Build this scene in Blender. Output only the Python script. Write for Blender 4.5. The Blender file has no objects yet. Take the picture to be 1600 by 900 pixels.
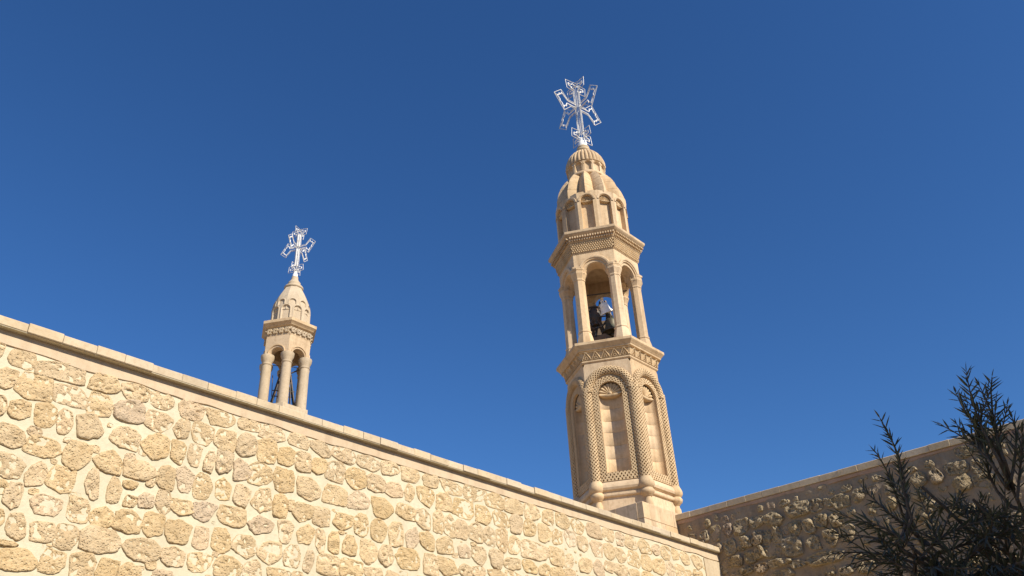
import bpy, math, random
import numpy as np
from mathutils import Matrix, Vector

random.seed(7)
rng = np.random.default_rng(11)
sc = bpy.context.scene
col = sc.collection
PI = math.pi

# ---------------------------------------------------------------- camera
RW = np.array([[0.6684072658678799, -0.36680196862367687, -0.6470610811575832],
               [-0.7422019670305393, -0.38583305994552863, -0.547968146874495],
               [-0.04866176189805952, 0.8465158980591357, -0.5301347633027957]])
FPX, EYE = 1295.1, 1.6
cam_d = bpy.data.cameras.new('camera')
cam_d.sensor_width = 36.0
cam_d.lens = FPX / 1600.0 * 36.0
cam_d.clip_start = 0.05
cam_d.clip_end = 5000
cam = bpy.data.objects.new('camera', cam_d)
col.objects.link(cam)
mw = Matrix.Identity(4)
for i in range(3):
    for j in range(3):
        mw[i][j] = RW[i, j]
mw[2][3] = EYE
cam.matrix_world = mw
sc.camera = cam
sc.render.resolution_x, sc.render.resolution_y = 1024, 576

# ---------------------------------------------------------------- world, sun, exposure
SUN_AZ, SUN_EL = 266.8, 36.0            # azimuth counter-clockwise from +x
w = bpy.data.worlds.new('World'); sc.world = w; w.use_nodes = True
nt = w.node_tree
bg = nt.nodes['Background']
sky = nt.nodes.new('ShaderNodeTexSky'); sky.sky_type = 'NISHITA'
sky.sun_disc = False
sky.sun_elevation = math.radians(SUN_EL)
sky.sun_rotation = math.radians(90.0 - SUN_AZ)
sky.altitude = 100.0
sky.air_density = 1.0
sky.dust_density = 0.2
sky.ozone_density = 8.4
hs_ = nt.nodes.new('ShaderNodeHueSaturation'); hs_.inputs['Hue'].default_value = .504; hs_.inputs['Saturation'].default_value = 1.11
nt.links.new(sky.outputs[0], hs_.inputs['Color']); nt.links.new(hs_.outputs[0], bg.inputs[0])
bg.inputs[1].default_value = 0.091
sun_d = bpy.data.lights.new('sun', 'SUN'); sun_d.energy = 4.7; sun_d.angle = math.radians(0.5)
sun_d.color = (1.0, 0.92, 0.79)
sun = bpy.data.objects.new('sun', sun_d); col.objects.link(sun)
sdir = Vector((math.cos(math.radians(SUN_AZ)) * math.cos(math.radians(SUN_EL)),
               math.sin(math.radians(SUN_AZ)) * math.cos(math.radians(SUN_EL)),
               math.sin(math.radians(SUN_EL))))
sun.rotation_euler = (-sdir).to_track_quat('-Z', 'Y').to_euler()
sun.location = (0, -20, 30)
vs = sc.view_settings
vs.view_transform = 'Standard'; vs.look = 'None'; vs.exposure = 0.5; vs.gamma = 1.0
vs.use_curve_mapping = False

# ---------------------------------------------------------------- helpers
def ray(u, v):
    return RW @ np.array([u - 800.0, -(v - 450.0), -FPX])

def hash3(ix, iy, iz, seed):
    h = (ix.astype(np.int64) * 374761393 + iy.astype(np.int64) * 668265263 + iz.astype(np.int64) * 2147483647 + seed * 974711) & 0xffffffff
    h = ((h ^ (h >> 13)) * 1274126177) & 0xffffffff
    h = (h ^ (h >> 16)) & 0xffff
    return h / 65535.0

def vnoise(P, freq, seed=0):
    q = P * freq
    i = np.floor(q); f = q - i; f = f * f * (3 - 2 * f)
    out = 0
    for dx in (0, 1):
        wx = f[..., 0] if dx else 1 - f[..., 0]
        for dy in (0, 1):
            wy = f[..., 1] if dy else 1 - f[..., 1]
            for dz in (0, 1):
                wz = f[..., 2] if dz else 1 - f[..., 2]
                out = out + hash3(i[..., 0] + dx, i[..., 1] + dy, i[..., 2] + dz, seed) * wx * wy * wz
    return out

def fbm(P, freq, seed=0, octv=3):
    s, a, t = 0, 1.0, 0
    for k in range(octv):
        s = s + a * vnoise(P, freq * 2 ** k, seed + k); t += a; a *= 0.55
    return s / t

class MB:
    def __init__(self): self.v = []; self.f = []; self.n = 0
    def add(self, vs_, fs):
        vs_ = np.asarray(vs_, float).reshape(-1, 3)
        self.v.append(vs_); n = self.n
        self.f += [tuple(i + n for i in q) for q in fs]
        self.n += len(vs_)
        return self
    def grid(self, P, cu=False, cv=False):
        a, b = P.shape[:2]
        fs = []
        for i in range(a if cu else a - 1):
            i2 = (i + 1) % a
            for j in range(b if cv else b - 1):
                j2 = (j + 1) % b
                fs.append((i * b + j, i2 * b + j, i2 * b + j2, i * b + j2))
        return self.add(P.reshape(-1, 3), fs)
    def box(self, c, s, M=None):
        x, y, z = [k / 2 for k in s]
        V = np.array([(-x, -y, -z), (x, -y, -z), (x, y, -z), (-x, y, -z), (-x, -y, z), (x, -y, z), (x, y, z), (-x, y, z)])
        if M is not None: V = V @ np.asarray(M).T
        return self.add(V + np.asarray(c), [(0, 3, 2, 1), (4, 5, 6, 7), (0, 1, 5, 4), (1, 2, 6, 5), (2, 3, 7, 6), (3, 0, 4, 7)])
    def loft(self, rings, cap0=True, cap1=True):
        rings = [np.asarray(r, float) for r in rings]
        n = len(rings[0]); st = self.n
        self.grid(np.array(rings), cv=True)
        if cap0: self.f.append(tuple(st + k for k in range(n))[::-1])
        if cap1: self.f.append(tuple(st + (len(rings) - 1) * n + k for k in range(n)))
        return self
    def tube(self, path, r, ns=6, closed=False, caps=True):
        P = [Vector(p) for p in path]; n = len(P)
        rr = r if hasattr(r, '__len__') else [r] * n
        ref = Vector((0.31, 0.17, 0.93))
        rings = []
        for i in range(n):
            a = P[i - 1] if (i > 0 or closed) else P[i]
            b = P[(i + 1) % n] if (i < n - 1 or closed) else P[i]
            t = (b - a)
            t = t.normalized() if t.length > 1e-9 else Vector((0, 0, 1))
            s = t.cross(ref)
            if s.length < 1e-4: s = t.cross(Vector((1, 0, 0)))
            s.normalize(); q = t.cross(s)
            rings.append([P[i] + (s * math.cos(2 * PI * k / ns) + q * math.sin(2 * PI * k / ns)) * rr[i] for k in range(ns)])
        A = np.array([[tuple(v) for v in r_] for r_ in rings])
        st = self.n
        self.grid(A, cu=closed, cv=True)
        if caps and not closed:
            self.f.append(tuple(st + k for k in range(ns))[::-1]); self.f.append(tuple(st + (n - 1) * ns + k for k in range(ns)))
        return self
    def lathe(self, prof, n=20, c=(0, 0), caps=True, M=None, off=(0, 0, 0)):
        rings = [[(c[0] + r * math.cos(2 * PI * k / n), c[1] + r * math.sin(2 * PI * k / n), z) for k in range(n)] for r, z in prof]
        rings = np.array(rings)
        if M is not None: rings = rings @ np.asarray(M).T
        rings = rings + np.asarray(off)
        return self.loft(list(rings), caps, caps)
    def mesh(self, name, mat, smooth=False):
        me = bpy.data.meshes.new(name)
        V = np.concatenate(self.v)
        me.from_pydata(V.tolist(), [], self.f)
        if mat is not None: me.materials.append(mat)
        if smooth: me.polygons.foreach_set('use_smooth', [True] * len(me.polygons))
        me.update()
        return me
    def obj(self, name, mat, parent=None, smooth=False, loc=None):
        return link(name, self.mesh(name, mat, smooth), parent, loc)

def link(name, me, parent=None, loc=None, rotz=0.0):
    o = bpy.data.objects.new(name, me); col.objects.link(o)
    o.parent = parent
    if loc is not None: o.location = loc
    if rotz: o.rotation_euler = (0, 0, rotz)
    return o

def empty(name, loc, label, cat, group=None, rotz=0.0):
    o = bpy.data.objects.new(name, None); col.objects.link(o)
    o.location = loc; o.rotation_euler = (0, 0, rotz); o.empty_display_size = 0.3
    o['label'] = label; o['category'] = cat
    if group: o['group'] = group
    return o

def autosmooth(o, ang=35):
    me = o.data
    me.polygons.foreach_set('use_smooth', [True] * len(me.polygons))
    me.set_sharp_from_angle(angle=math.radians(ang))
    return o

# ---------------------------------------------------------------- materials
def newmat(name):
    m = bpy.data.materials.new(name); m.use_nodes = True
    return m, m.node_tree, m.node_tree.nodes['Principled BSDF']

def N(t, typ, **kw):
    n = t.nodes.new(typ)
    for k, v in kw.items(): setattr(n, k, v)
    return n

def stone_mat(name, c1, c2, c3, rnd=0.0, streak=.3, s1=1.2, s2=14.0, bump=0.35, bdist=0.012, fine=90.0, pit=0.0, rough=0.9, c4=None):
    m, t, b = newmat(name); L = t.links.new
    geo = N(t, 'ShaderNodeNewGeometry'); oi = N(t, 'ShaderNodeObjectInfo')
    n1 = N(t, 'ShaderNodeTexNoise'); n1.inputs['Scale'].default_value = s1; n1.inputs['Detail'].default_value = 6
    n2 = N(t, 'ShaderNodeTexNoise'); n2.inputs['Scale'].default_value = s2; n2.inputs['Detail'].default_value = 6; n2.inputs['Roughness'].default_value = .65
    n3 = N(t, 'ShaderNodeTexNoise'); n3.inputs['Scale'].default_value = fine; n3.inputs['Detail'].default_value = 4
    for n in (n1, n2, n3): L(geo.outputs['Position'], n.inputs['Vector'])
    r1 = N(t, 'ShaderNodeValToRGB'); r1.color_ramp.elements[0].position = .36; r1.color_ramp.elements[1].position = .66
    r1.color_ramp.elements[0].color = (*c1, 1); r1.color_ramp.elements[1].color = (*c2, 1)
    L(n1.outputs['Fac'], r1.inputs[0])
    r2 = N(t, 'ShaderNodeValToRGB'); r2.color_ramp.elements[0].position = .46; r2.color_ramp.elements[1].position = .72
    L(n2.outputs['Fac'], r2.inputs[0])
    mx = N(t, 'ShaderNodeMix', data_type='RGBA'); mx.inputs[7].default_value = (*c3, 1)
    L(r1.outputs[0], mx.inputs[6])
    mm = N(t, 'ShaderNodeMath', operation='MULTIPLY'); mm.inputs[1].default_value = .75
    L(r2.outputs[0], mm.inputs[0]); L(mm.outputs[0], mx.inputs[0])
    out = mx.outputs[2]
    if rnd > 0:
        if c4 is not None:
            rr = N(t, 'ShaderNodeMapRange'); rr.inputs[1].default_value = .82; rr.inputs[2].default_value = .95; rr.inputs[4].default_value = .8
            L(oi.outputs['Random'], rr.inputs[0])
            m4 = N(t, 'ShaderNodeMix', data_type='RGBA'); m4.inputs[7].default_value = (*c4, 1)
            L(rr.outputs[0], m4.inputs[0]); L(out, m4.inputs[6]); out = m4.outputs[2]
        hs = N(t, 'ShaderNodeHueSaturation')
        fr = N(t, 'ShaderNodeMath', operation='MULTIPLY'); fr.inputs[1].default_value = 7.31
        f2 = N(t, 'ShaderNodeMath', operation='FRACT')
        L(oi.outputs['Random'], fr.inputs[0]); L(fr.outputs[0], f2.inputs[0])
        mv = N(t, 'ShaderNodeMapRange'); mv.inputs[3].default_value = 1 - rnd; mv.inputs[4].default_value = 1 + rnd
        L(f2.outputs[0], mv.inputs[0]); L(mv.outputs[0], hs.inputs['Value'])
        fr2 = N(t, 'ShaderNodeMath', operation='MULTIPLY'); fr2.inputs[1].default_value = 17.7
        f3 = N(t, 'ShaderNodeMath', operation='FRACT')
        L(oi.outputs['Random'], fr2.inputs[0]); L(fr2.outputs[0], f3.inputs[0])
        ms = N(t, 'ShaderNodeMapRange'); ms.inputs[3].default_value = .92; ms.inputs[4].default_value = 1.07
        L(f3.outputs[0], ms.inputs[0]); L(ms.outputs[0], hs.inputs['Saturation'])
        L(out, hs.inputs['Color']); out = hs.outputs[0]
    if streak > 0:
        mp = N(t, 'ShaderNodeMapping'); mp.inputs['Scale'].default_value = (5.5, 5.5, .55)
        L(geo.outputs['Position'], mp.inputs['Vector'])
        n4 = N(t, 'ShaderNodeTexNoise'); n4.inputs['Scale'].default_value = 1.0; n4.inputs['Detail'].default_value = 7; n4.inputs['Roughness'].default_value = .6
        L(mp.outputs[0], n4.inputs['Vector'])
        r4 = N(t, 'ShaderNodeMapRange'); r4.inputs[1].default_value = .5; r4.inputs[2].default_value = .72; r4.inputs[4].default_value = streak
        L(n4.outputs['Fac'], r4.inputs[0])
        m5 = N(t, 'ShaderNodeMix', data_type='RGBA', blend_type='MULTIPLY'); m5.inputs[7].default_value = (.50, .44, .38, 1)
        L(r4.outputs[0], m5.inputs[0]); L(out, m5.inputs[6]); out = m5.outputs[2]
    L(out, b.inputs['Base Color'])
    b.inputs['Roughness'].default_value = rough
    b.inputs['Specular IOR Level'].default_value = .18
    add = N(t, 'ShaderNodeMath', operation='ADD')
    m3 = N(t, 'ShaderNodeMath', operation='MULTIPLY'); m3.inputs[1].default_value = .35
    L(n3.outputs['Fac'], m3.inputs[0]); L(n2.outputs['Fac'], add.inputs[0]); L(m3.outputs[0], add.inputs[1])
    hgt = add.outputs[0]
    if pit > 0:
        vo = N(t, 'ShaderNodeTexVoronoi'); vo.inputs['Scale'].default_value = 38
        ns = N(t, 'ShaderNodeTexNoise'); ns.inputs['Scale'].default_value = 9
        L(geo.outputs['Position'], ns.inputs['Vector'])
        ad = N(t, 'ShaderNodeVectorMath', operation='MULTIPLY_ADD'); ad.inputs[1].default_value = (.06, .06, .06)
        L(ns.outputs['Color'], ad.inputs[0]); L(geo.outputs['Position'], ad.inputs[2]); L(ad.outputs[0], vo.inputs['Vector'])
        rp = N(t, 'ShaderNodeMapRange'); rp.inputs[1].default_value = .1; rp.inputs[2].default_value = .42; rp.inputs[3].default_value = -pit; rp.inputs[4].default_value = 0
        L(vo.outputs['Distance'], rp.inputs[0])
        a2 = N(t, 'ShaderNodeMath', operation='ADD'); L(hgt, a2.inputs[0]); L(rp.outputs[0], a2.inputs[1]); hgt = a2.outputs[0]
    bp = N(t, 'ShaderNodeBump'); bp.inputs['Strength'].default_value = bump; bp.inputs['Distance'].default_value = bdist
    L(hgt, bp.inputs['Height']); L(bp.outputs[0], b.inputs['Normal'])
    return m

ASH = stone_mat('ashlar_limestone', (.54, .39, .235), (.62, .465, .29), (.43, .30, .175), rnd=.12, streak=.5, s1=1.6, s2=11, bump=.35, bdist=.01)
ASHD = stone_mat('carved_limestone', (.53, .385, .225), (.60, .45, .27), (.43, .30, .17), streak=.5, s1=2.2, s2=16, bump=.3, bdist=.008)
ASHG = stone_mat('weathered_limestone', (.47, .37, .245), (.53, .42, .285), (.37, .29, .195), rnd=.04, s1=3, s2=18, bump=.3, bdist=.008)
RUB = stone_mat('rubble_limestone', (.54, .40, .225), (.60, .46, .275), (.465, .32, .165), rnd=.06, streak=.18, s1=4.5, s2=26, bump=.9, bdist=.022, fine=80, pit=.5, c4=(.54, .41, .27))
MOR = stone_mat('lime_mortar', (.55, .485, .34), (.61, .545, .39), (.50, .43, .29), streak=.18, s1=2.0, s2=20, bump=.5, bdist=.012, fine=60)
RUBR = stone_mat('rough_fieldstone_shaded', (.41, .32, .19), (.48, .38, .24), (.34, .25, .145), rnd=.12, s1=4.5, s2=22, bump=1.0, bdist=.05, fine=60, pit=.5, c4=(.44, .32, .22))  # stone colour lowered: part of the right wall's shade is put into it
MORR = stone_mat('shaded_mortar', (.28, .215, .145), (.34, .265, .18), (.24, .18, .12), s1=2.0, s2=16, bump=.6, bdist=.02, fine=50)  # darker than the sunlit mortar, with the grazing wall's shade partly in the colour
COP = stone_mat('coping_limestone', (.50, .40, .265), (.56, .455, .31), (.44, .33, .205), rnd=.07, s1=3.0, s2=20, bump=.4, bdist=.008)
PLA = stone_mat('pinkish_plaster', (.53, .41, .275), (.57, .45, .305), (.49, .365, .235), s1=2.2, s2=14, bump=.3, bdist=.006)
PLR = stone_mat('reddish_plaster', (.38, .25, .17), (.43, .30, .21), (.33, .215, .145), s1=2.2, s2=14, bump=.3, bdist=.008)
YARD = stone_mat('courtyard_earth', (.22, .17, .12), (.28, .22, .155), (.18, .14, .095), s1=.5, s2=6, bump=.3, bdist=.02, fine=30)
GRD = stone_mat('dusty_paving', (.47, .335, .21), (.53, .385, .245), (.41, .29, .18), s1=.5, s2=6, bump=.3, bdist=.02, fine=30)

def metal_mat(name, c, rust=(.2, .1, .05), amt=.25, metallic=.0, rough=.45):
    m, t, b = newmat(name); L = t.links.new
    n = N(t, 'ShaderNodeTexNoise'); n.inputs['Scale'].default_value = 9; n.inputs['Detail'].default_value = 5
    g = N(t, 'ShaderNodeNewGeometry'); L(g.outputs['Position'], n.inputs['Vector'])
    r = N(t, 'ShaderNodeValToRGB'); r.color_ramp.elements[0].position = .62 - amt * .3; r.color_ramp.elements[1].position = .75 - amt * .2
    r.color_ramp.elements[0].color = (*c, 1); r.color_ramp.elements[1].color = (*rust, 1)
    L(n.outputs['Fac'], r.inputs[0]); L(r.outputs[0], b.inputs['Base Color'])
    b.inputs['Metallic'].default_value = metallic; b.inputs['Roughness'].default_value = rough
    return m
WHITE = metal_mat('white_paint_metal', (.82, .81, .78), (.55, .47, .38), .12)
CROSSM = metal_mat('pale_grey_metal', (.58, .57, .54), (.42, .34, .27), .3)
DARKM = metal_mat('dark_iron', (.07, .065, .06), (.13, .08, .05), .5, .4, .6)
BRONZE = metal_mat('dark_bronze', (.10, .085, .06), (.07, .08, .06), .5, .6, .55)
WOOD = metal_mat('old_wood', (.16, .11, .07), (.10, .07, .05), .5, 0, .8)

def leaf_mat():
    m, t, b = newmat('olive_leaf'); L = t.links.new
    g = N(t, 'ShaderNodeNewGeometry')
    n = N(t, 'ShaderNodeTexNoise'); n.inputs['Scale'].default_value = 6
    L(g.outputs['Position'], n.inputs['Vector'])
    r = N(t, 'ShaderNodeValToRGB'); r.color_ramp.elements[0].color = (.05, .06, .034, 1); r.color_ramp.elements[1].color = (.085, .095, .06, 1)
    r.color_ramp.elements[0].position = .35; r.color_ramp.elements[1].position = .65
    L(n.outputs['Fac'], r.inputs[0])
    mx = N(t, 'ShaderNodeMix', data_type='RGBA'); mx.inputs[7].default_value = (.12, .125, .10, 1)
    L(g.outputs['Backfacing'], mx.inputs[0]); L(r.outputs[0], mx.inputs[6])
    L(mx.outputs[2], b.inputs['Base Color'])
    b.inputs['Roughness'].default_value = .55; b.inputs['Specular IOR Level'].default_value = .3
    return m
LEAF = leaf_mat()
BARK = stone_mat('olive_bark', (.10, .08, .06), (.15, .12, .09), (.07, .055, .04), s1=8, s2=40, bump=.6, bdist=.01)

# ---------------------------------------------------------------- ground
gm = MB(); gm.grid(np.array([[(x, y, 0) for y in (-2000, -30, 0, 30, 2000)] for x in (-2000, -30, 0, 30, 2000)], float))
g = gm.obj('ground', YARD); g['kind'] = 'structure'

# ---------------------------------------------------------------- rubble walls
D1, TOP1 = 8.5, 6.01           # sunlit wall: plane y = D1
D2, TOP2 = 16.227, 6.915       # wall in grazing light: plane x = D2

class Frame:
    """wall frame: point = O + U*u + Z*z + N*d"""
    def __init__(s, O, U, Nn): s.O, s.U, s.N = map(np.array, (O, U, Nn))
    def hit(s, px, py):
        d = ray(px, py); o = np.array([0, 0, EYE])
        t = ((s.O - o) @ s.N) / (d @ s.N); P = o + d * t
        return (P - s.O) @ s.U, P[2]
FL = Frame((0., D1, 0.), (1., 0, 0), (0, -1., 0))
FR = Frame((D2, 0., 0.), (0, -1., 0), (-1., 0, 0))

def boxes_to_wall(tiles, F):
    out = []
    for (ox, oy, s, boxes) in tiles:
        for (x0, y0, x1, y1) in boxes:
            cx, cy = ox + (x0 + x1) / 2 / s, oy + (y0 + y1) / 2 / s
            wpx, hpx = (x1 - x0) / s, (y1 - y0) / s
            u, z = F.hit(cx, cy)
            u1, z1 = F.hit(cx + 1, cy); u2, z2 = F.hit(cx, cy + 1)
            J = np.array([[u1 - u, u2 - u], [z1 - z, z2 - z]]); K = np.linalg.inv(J)   # px per metre
            A = np.abs(K) * np.array([[1, .22], [.22, 1]])
            ab = np.linalg.solve(A, np.array([wpx, hpx]))
            a, b = max(ab[0], wpx / abs(K[0, 0]) * .55), max(ab[1], hpx / abs(K[1, 1]) * .55)
            out.append((u, z, a * 1.19, b * 1.18))
    return out

def stone_grid(hw, hh, H, seed, rough, pits, nr, ns):
    r = np.random.default_rng(seed)
    th = np.linspace(0, 2 * PI, ns, endpoint=False)
    e = r.uniform(3.6, 9.0)
    nc = int(r.integers(5, 9)); ca = (np.arange(nc) + r.uniform(-.32, .32, nc)) * 2 * PI / nc + r.uniform(0, 6.28)
    cr = r.uniform(.86, 1.1, nc) / (np.abs(np.cos(ca)) ** e + np.abs(np.sin(ca)) ** e) ** (1 / e)
    cx_, cy_ = cr * np.cos(ca), cr * np.sin(ca)
    x2, y2 = np.roll(cx_, -1), np.roll(cy_, -1)
    c_, s_ = np.cos(th)[:, None], np.sin(th)[:, None]
    den = c_ * (y2 - cy_) - s_ * (x2 - cx_)
    tt_ = (cx_ * (y2 - cy_) - cy_ * (x2 - cx_)) / np.where(np.abs(den) < 1e-9, 1e-9, den)
    rad = np.where(tt_ > 1e-3, tt_, 9).min(1)
    sup = 1 / (np.abs(np.cos(th)) ** e + np.abs(np.sin(th)) ** e) ** (1 / e)
    rad = np.clip(.8 * rad + .2 * sup, .6, 1.3)
    for k in (3, 5, 7, 9, 11, 13):
        rad = rad * (1 + r.uniform(.005, .05) / (k ** .4) * np.cos(k * th + r.uniform(0, 6.28)))
    rad = rad / math.sqrt(np.abs(rad * np.cos(th)).max() * np.abs(rad * np.sin(th)).max())
    rad = np.minimum(rad, 1.3)
    rho = np.array([.18, .36, .52, .66, .78, .87, .94, .985, 1.0]) if nr == 9 else np.array([.35, .65, .86, .97, 1.0])
    sh = r.uniform(-.12, .12)
    X = hw * np.outer(rho, rad * np.cos(th)); Zz = hh * np.outer(rho, rad * np.sin(th))
    X = X + sh * Zz
    P = np.stack([X + seed * 1.37, Zz + seed * .71, np.full_like(X, seed * .13)], -1)
    edge = (1 - rho[:, None] ** 5)
    big = fbm(P, 5.0 + r.uniform(0, 4), seed, 2) - .5
    sm = fbm(P, 26.0, seed + 5, 3)
    tilt = r.uniform(-.25, .25) * X / hw + r.uniform(-.25, .25) * Zz / hh
    h = H * (.55 + .45 * edge ** .5) + edge * (H * tilt + rough * 1.6 * big - pits * np.minimum(1, rho[:, None] / .45) * np.clip(sm - .5, 0, .25) * 4 * (big > -.25) + rough * .6 * (sm - .5))
    h[-2] = h[-2] * .55; h[-1] = -.025
    V = [np.array([[0, 0, h[0].mean()]])]
    G = np.stack([X, Zz, h], -1)
    return G

def add_stone(mb, F, u, z, a, b, H, seed, rough, pits, nr=9, ns=36, centre=False):
    G = stone_grid(a / 2, b / 2, H, seed, rough, pits, nr, ns)
    c = np.zeros(3) if centre else F.O + F.U * u + np.array([0, 0, z])
    P = c + G[..., 0:1] * F.U + G[..., 1:2] * np.array([0, 0, 1.]) + G[..., 2:3] * F.N
    st = mb.n
    mb.grid(P, cv=True)
    ctr = c + F.N * float(G[0, :, 2].mean())
    mb.add([ctr], []); k = mb.n - 1
    for j in range(ns): mb.f.append((st + j, st + (j + 1) % ns, k))

def overlap(lst, u, z, a, b, gap):
    for (U, Zc, A, B) in lst:
        if abs(u - U) < (a + A) / 2 * .93 + gap and abs(z - Zc) < (b + B) / 2 * .93 + gap: return True
    return False

TL = [
 (0, 500, 4.5, [(-60,150,30,255),(70,165,260,335),(275,245,600,440),(640,345,855,518),(865,425,1050,570),(-40,335,120,475),(120,375,375,560),
  (380,460,612,612),(618,515,790,682),(810,555,1020,730),(-60,530,48,670),(60,560,212,700),(240,585,390,762),(395,630,515,798),(540,665,730,835),
  (-40,735,180,890),(190,750,295,818),(445,825,500,865),(755,725,790,755)]),
 (0, 680, 4.09, [(160,15,395,150),(-40,110,155,270),(155,165,290,330),(300,195,485,362),(410,35,575,220),(600,95,785,242),(535,225,645,408),
  (680,270,775,435),(580,65,640,110),(800,160,995,290),(710,-50,890,90),(800,115,870,165),(890,90,940,135),(320,150,365,185),(-60,280,45,375),
  (20,310,140,462),(185,340,250,380),(440,365,515,402),(195,385,390,508),(430,400,575,550),(790,290,875,345),(790,385,870,460),(880,370,985,470),
  (935,280,990,330),(-60,470,35,580),(35,500,170,672),(565,455,725,605),(735,475,905,625),(185,555,360,685),(345,565,495,730),(515,590,760,752),
  (795,660,1020,805),(-60,668,105,712),(-60,715,230,868),(250,735,410,895),(440,750,600,930),(615,790,745,940),(755,815,900,960),(270,695,335,720),
  (740,480,805,525),(870,835,920,865),(930,800,1000,860)]),
 (220, 560, 5.0, [(78,240,260,400),(300,305,495,475),(505,350,745,525),(760,430,935,565),(930,490,1130,645),(30,415,240,570),(250,450,375,630),
  (390,500,560,675),(575,560,745,718),(750,590,905,770),(910,630,1065,820),(1070,690,1195,838),(10,580,205,795),(235,645,350,822),(365,675,470,845),
  (490,725,575,895),(588,725,718,915),(715,785,855,970),(835,820,1025,988)]),
 (220, 720, 5.0, [(125,40,260,220),(265,50,415,250),(400,105,555,300),(585,140,705,315),(725,190,850,355),(860,210,1025,400),(1040,65,1195,248),
  (1035,260,1145,440),(1145,300,1200,390),(110,240,240,415),(235,305,415,435),(410,320,580,480),(610,355,830,515),(835,435,1035,580),(1065,450,1190,640),
  (10,410,175,600),(190,465,390,650),(405,515,525,690),(545,530,700,715),(705,580,910,755),(915,625,1100,805),(155,675,340,830),(365,715,550,870),
  (575,750,780,910),(560,715,635,755),(800,770,940,920),(980,840,1150,960),(90,850,240,930),(555,475,580,495)]),
 (440, 640, 6.667, [(70,225,280,395),(300,305,515,490),(530,345,775,555),(805,455,1025,640),(1030,520,1220,690),(1245,590,1430,755),
  (120,440,300,650),(318,505,465,680),(470,540,655,755),(670,615,880,825),(895,675,1070,860),(-20,630,130,865)]),
 (440, 750, 6.0, [(155,-25,360,190),(385,50,600,240),(620,110,820,290),(850,165,1040,355),(970,20,1130,165),(1155,35,1245,210),(1265,60,1425,245),
  (1070,230,1245,382),(1255,265,1395,460),(100,205,290,395),(290,255,450,435),(485,310,665,470),(685,320,820,525),(840,365,985,575),(1005,400,1140,625),
  (1165,435,1290,640),(1295,490,1435,665),(450,270,535,305),(530,475,590,510),(140,415,300,600),(315,460,415,675),(435,490,530,690),(575,520,695,710),
  (735,560,890,785),(910,610,1045,815),(1080,640,1295,840),(1325,690,1460,895),(20,610,170,815),(205,655,300,865),(335,690,540,890),(545,750,760,935),
  (770,820,940,960),(970,850,1090,960),(1100,855,1180,900),(-20,850,80,960),(90,855,210,960)]),
 (660, 710, 4.7375, [(5,120,110,250),(140,180,290,300),(305,235,460,358),(468,270,598,405),(612,320,742,445),(752,355,872,490),(888,405,970,528),
  (985,430,1085,552),(105,280,215,425),(228,335,380,472),(395,380,512,515),(522,420,640,545),(650,445,740,585),(748,485,838,612),(848,520,955,650),
  (960,555,1032,675),(1045,560,1137,695),(80,415,155,585),(157,445,240,612),(238,490,335,625),(342,500,440,645),(450,540,538,680),(548,550,630,735),
  (640,605,722,738),(730,640,925,785),(943,690,1050,825),(1050,735,1120,840),(105,610,228,740),(258,665,350,768),(370,680,475,810),(495,700,590,840),
  (595,755,720,855),(740,785,850,880),(860,810,940,900),(945,830,1050,920),(1055,845,1130,920),(108,765,260,900),(270,810,362,910),(368,820,470,920),
  (490,850,600,930),(615,865,730,940),(220,725,260,768),(360,650,400,685)]),
 (880, 770, 6.4, [(75,240,215,405),(228,295,370,458),(390,345,512,488),(522,390,608,530),(618,425,735,570),(745,460,878,605),(888,510,962,630),
  (970,525,1075,670),(1080,560,1150,680),(1160,580,1260,725),(1280,620,1390,765),(140,430,240,590),(265,475,385,638),
  (398,500,515,665),(525,560,635,710),(648,585,772,750),(780,625,885,780),(895,655,1020,815),(1030,690,1110,832),(1115,720,1220,850),(1225,770,1290,860),
  (155,650,285,800),(300,670,400,832),(405,680,500,800),(510,715,640,840),(655,760,770,860),(785,790,900,870),(10,765,110,850),(1300,770,1390,850)]),
]
left_stones = boxes_to_wall(TL, FL)
TR = [
 (1060, 690, 4.2857, [(65,620,118,668),(150,600,205,680),(185,520,220,580),(220,562,290,665),(305,555,365,640),(380,515,475,625),(485,505,575,575),
  (580,475,705,570),(310,660,388,760),(415,635,490,710),(500,605,575,690),(572,605,632,690),(630,565,700,680),(700,560,745,620),(745,540,820,630),
  (835,530,915,615),(725,410,880,505),(885,385,965,470),(680,390,745,435),(775,370,805,405),(600,400,650,455),(535,430,570,470),(915,490,1000,575),
  (1020,480,1110,570),(1025,355,1140,450),(1090,290,1160,335),(980,380,1030,440),(1130,445,1190,500),(700,650,830,765),(860,630,950,730),
  (580,695,695,785),(520,705,585,785),(455,740,525,815),(360,765,440,835),(240,690,300,750),(400,690,450,730),(255,790,370,880),(430,835,510,890),
  (520,815,605,880),(610,785,750,840),(760,790,855,850),(870,735,1095,825),(985,590,1075,700),(1080,560,1190,660),(640,855,785,920),(400,865,460,920),
  (320,875,400,920),(1085,840,1170,900),(980,875,1050,910)]),
 (1300, 640, 3.46, [(110,430,180,500),(205,405,260,485),(285,385,350,465),(195,505,265,570),(300,475,355,540),(290,565,395,640),
  (430,345,515,415),(405,310,460,345),(530,320,600,400),(620,285,735,355),(505,280,555,320),(655,360,760,440),(755,270,815,345),(770,350,885,420),
  (840,420,900,490),(440,430,530,490),(490,490,560,530),(455,530,550,600),(500,600,590,680),(925,215,950,250),(985,215,1030,260),(880,350,940,390),
  (940,360,980,410),(575,405,625,440),(640,520,700,590),(730,510,780,560),(800,560,860,640),(880,560,960,600),(940,640,1010,700),(720,690,790,750),
  (790,680,850,720),(620,800,690,860),(730,785,800,850),(810,800,880,850),(860,740,920,790),(340,690,400,740),(150,820,240,880),(190,600,250,640),
  (440,860,490,900),(640,740,700,780),(980,780,1030,850)]),
]
right_stones = boxes_to_wall(TR, FR)

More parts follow.
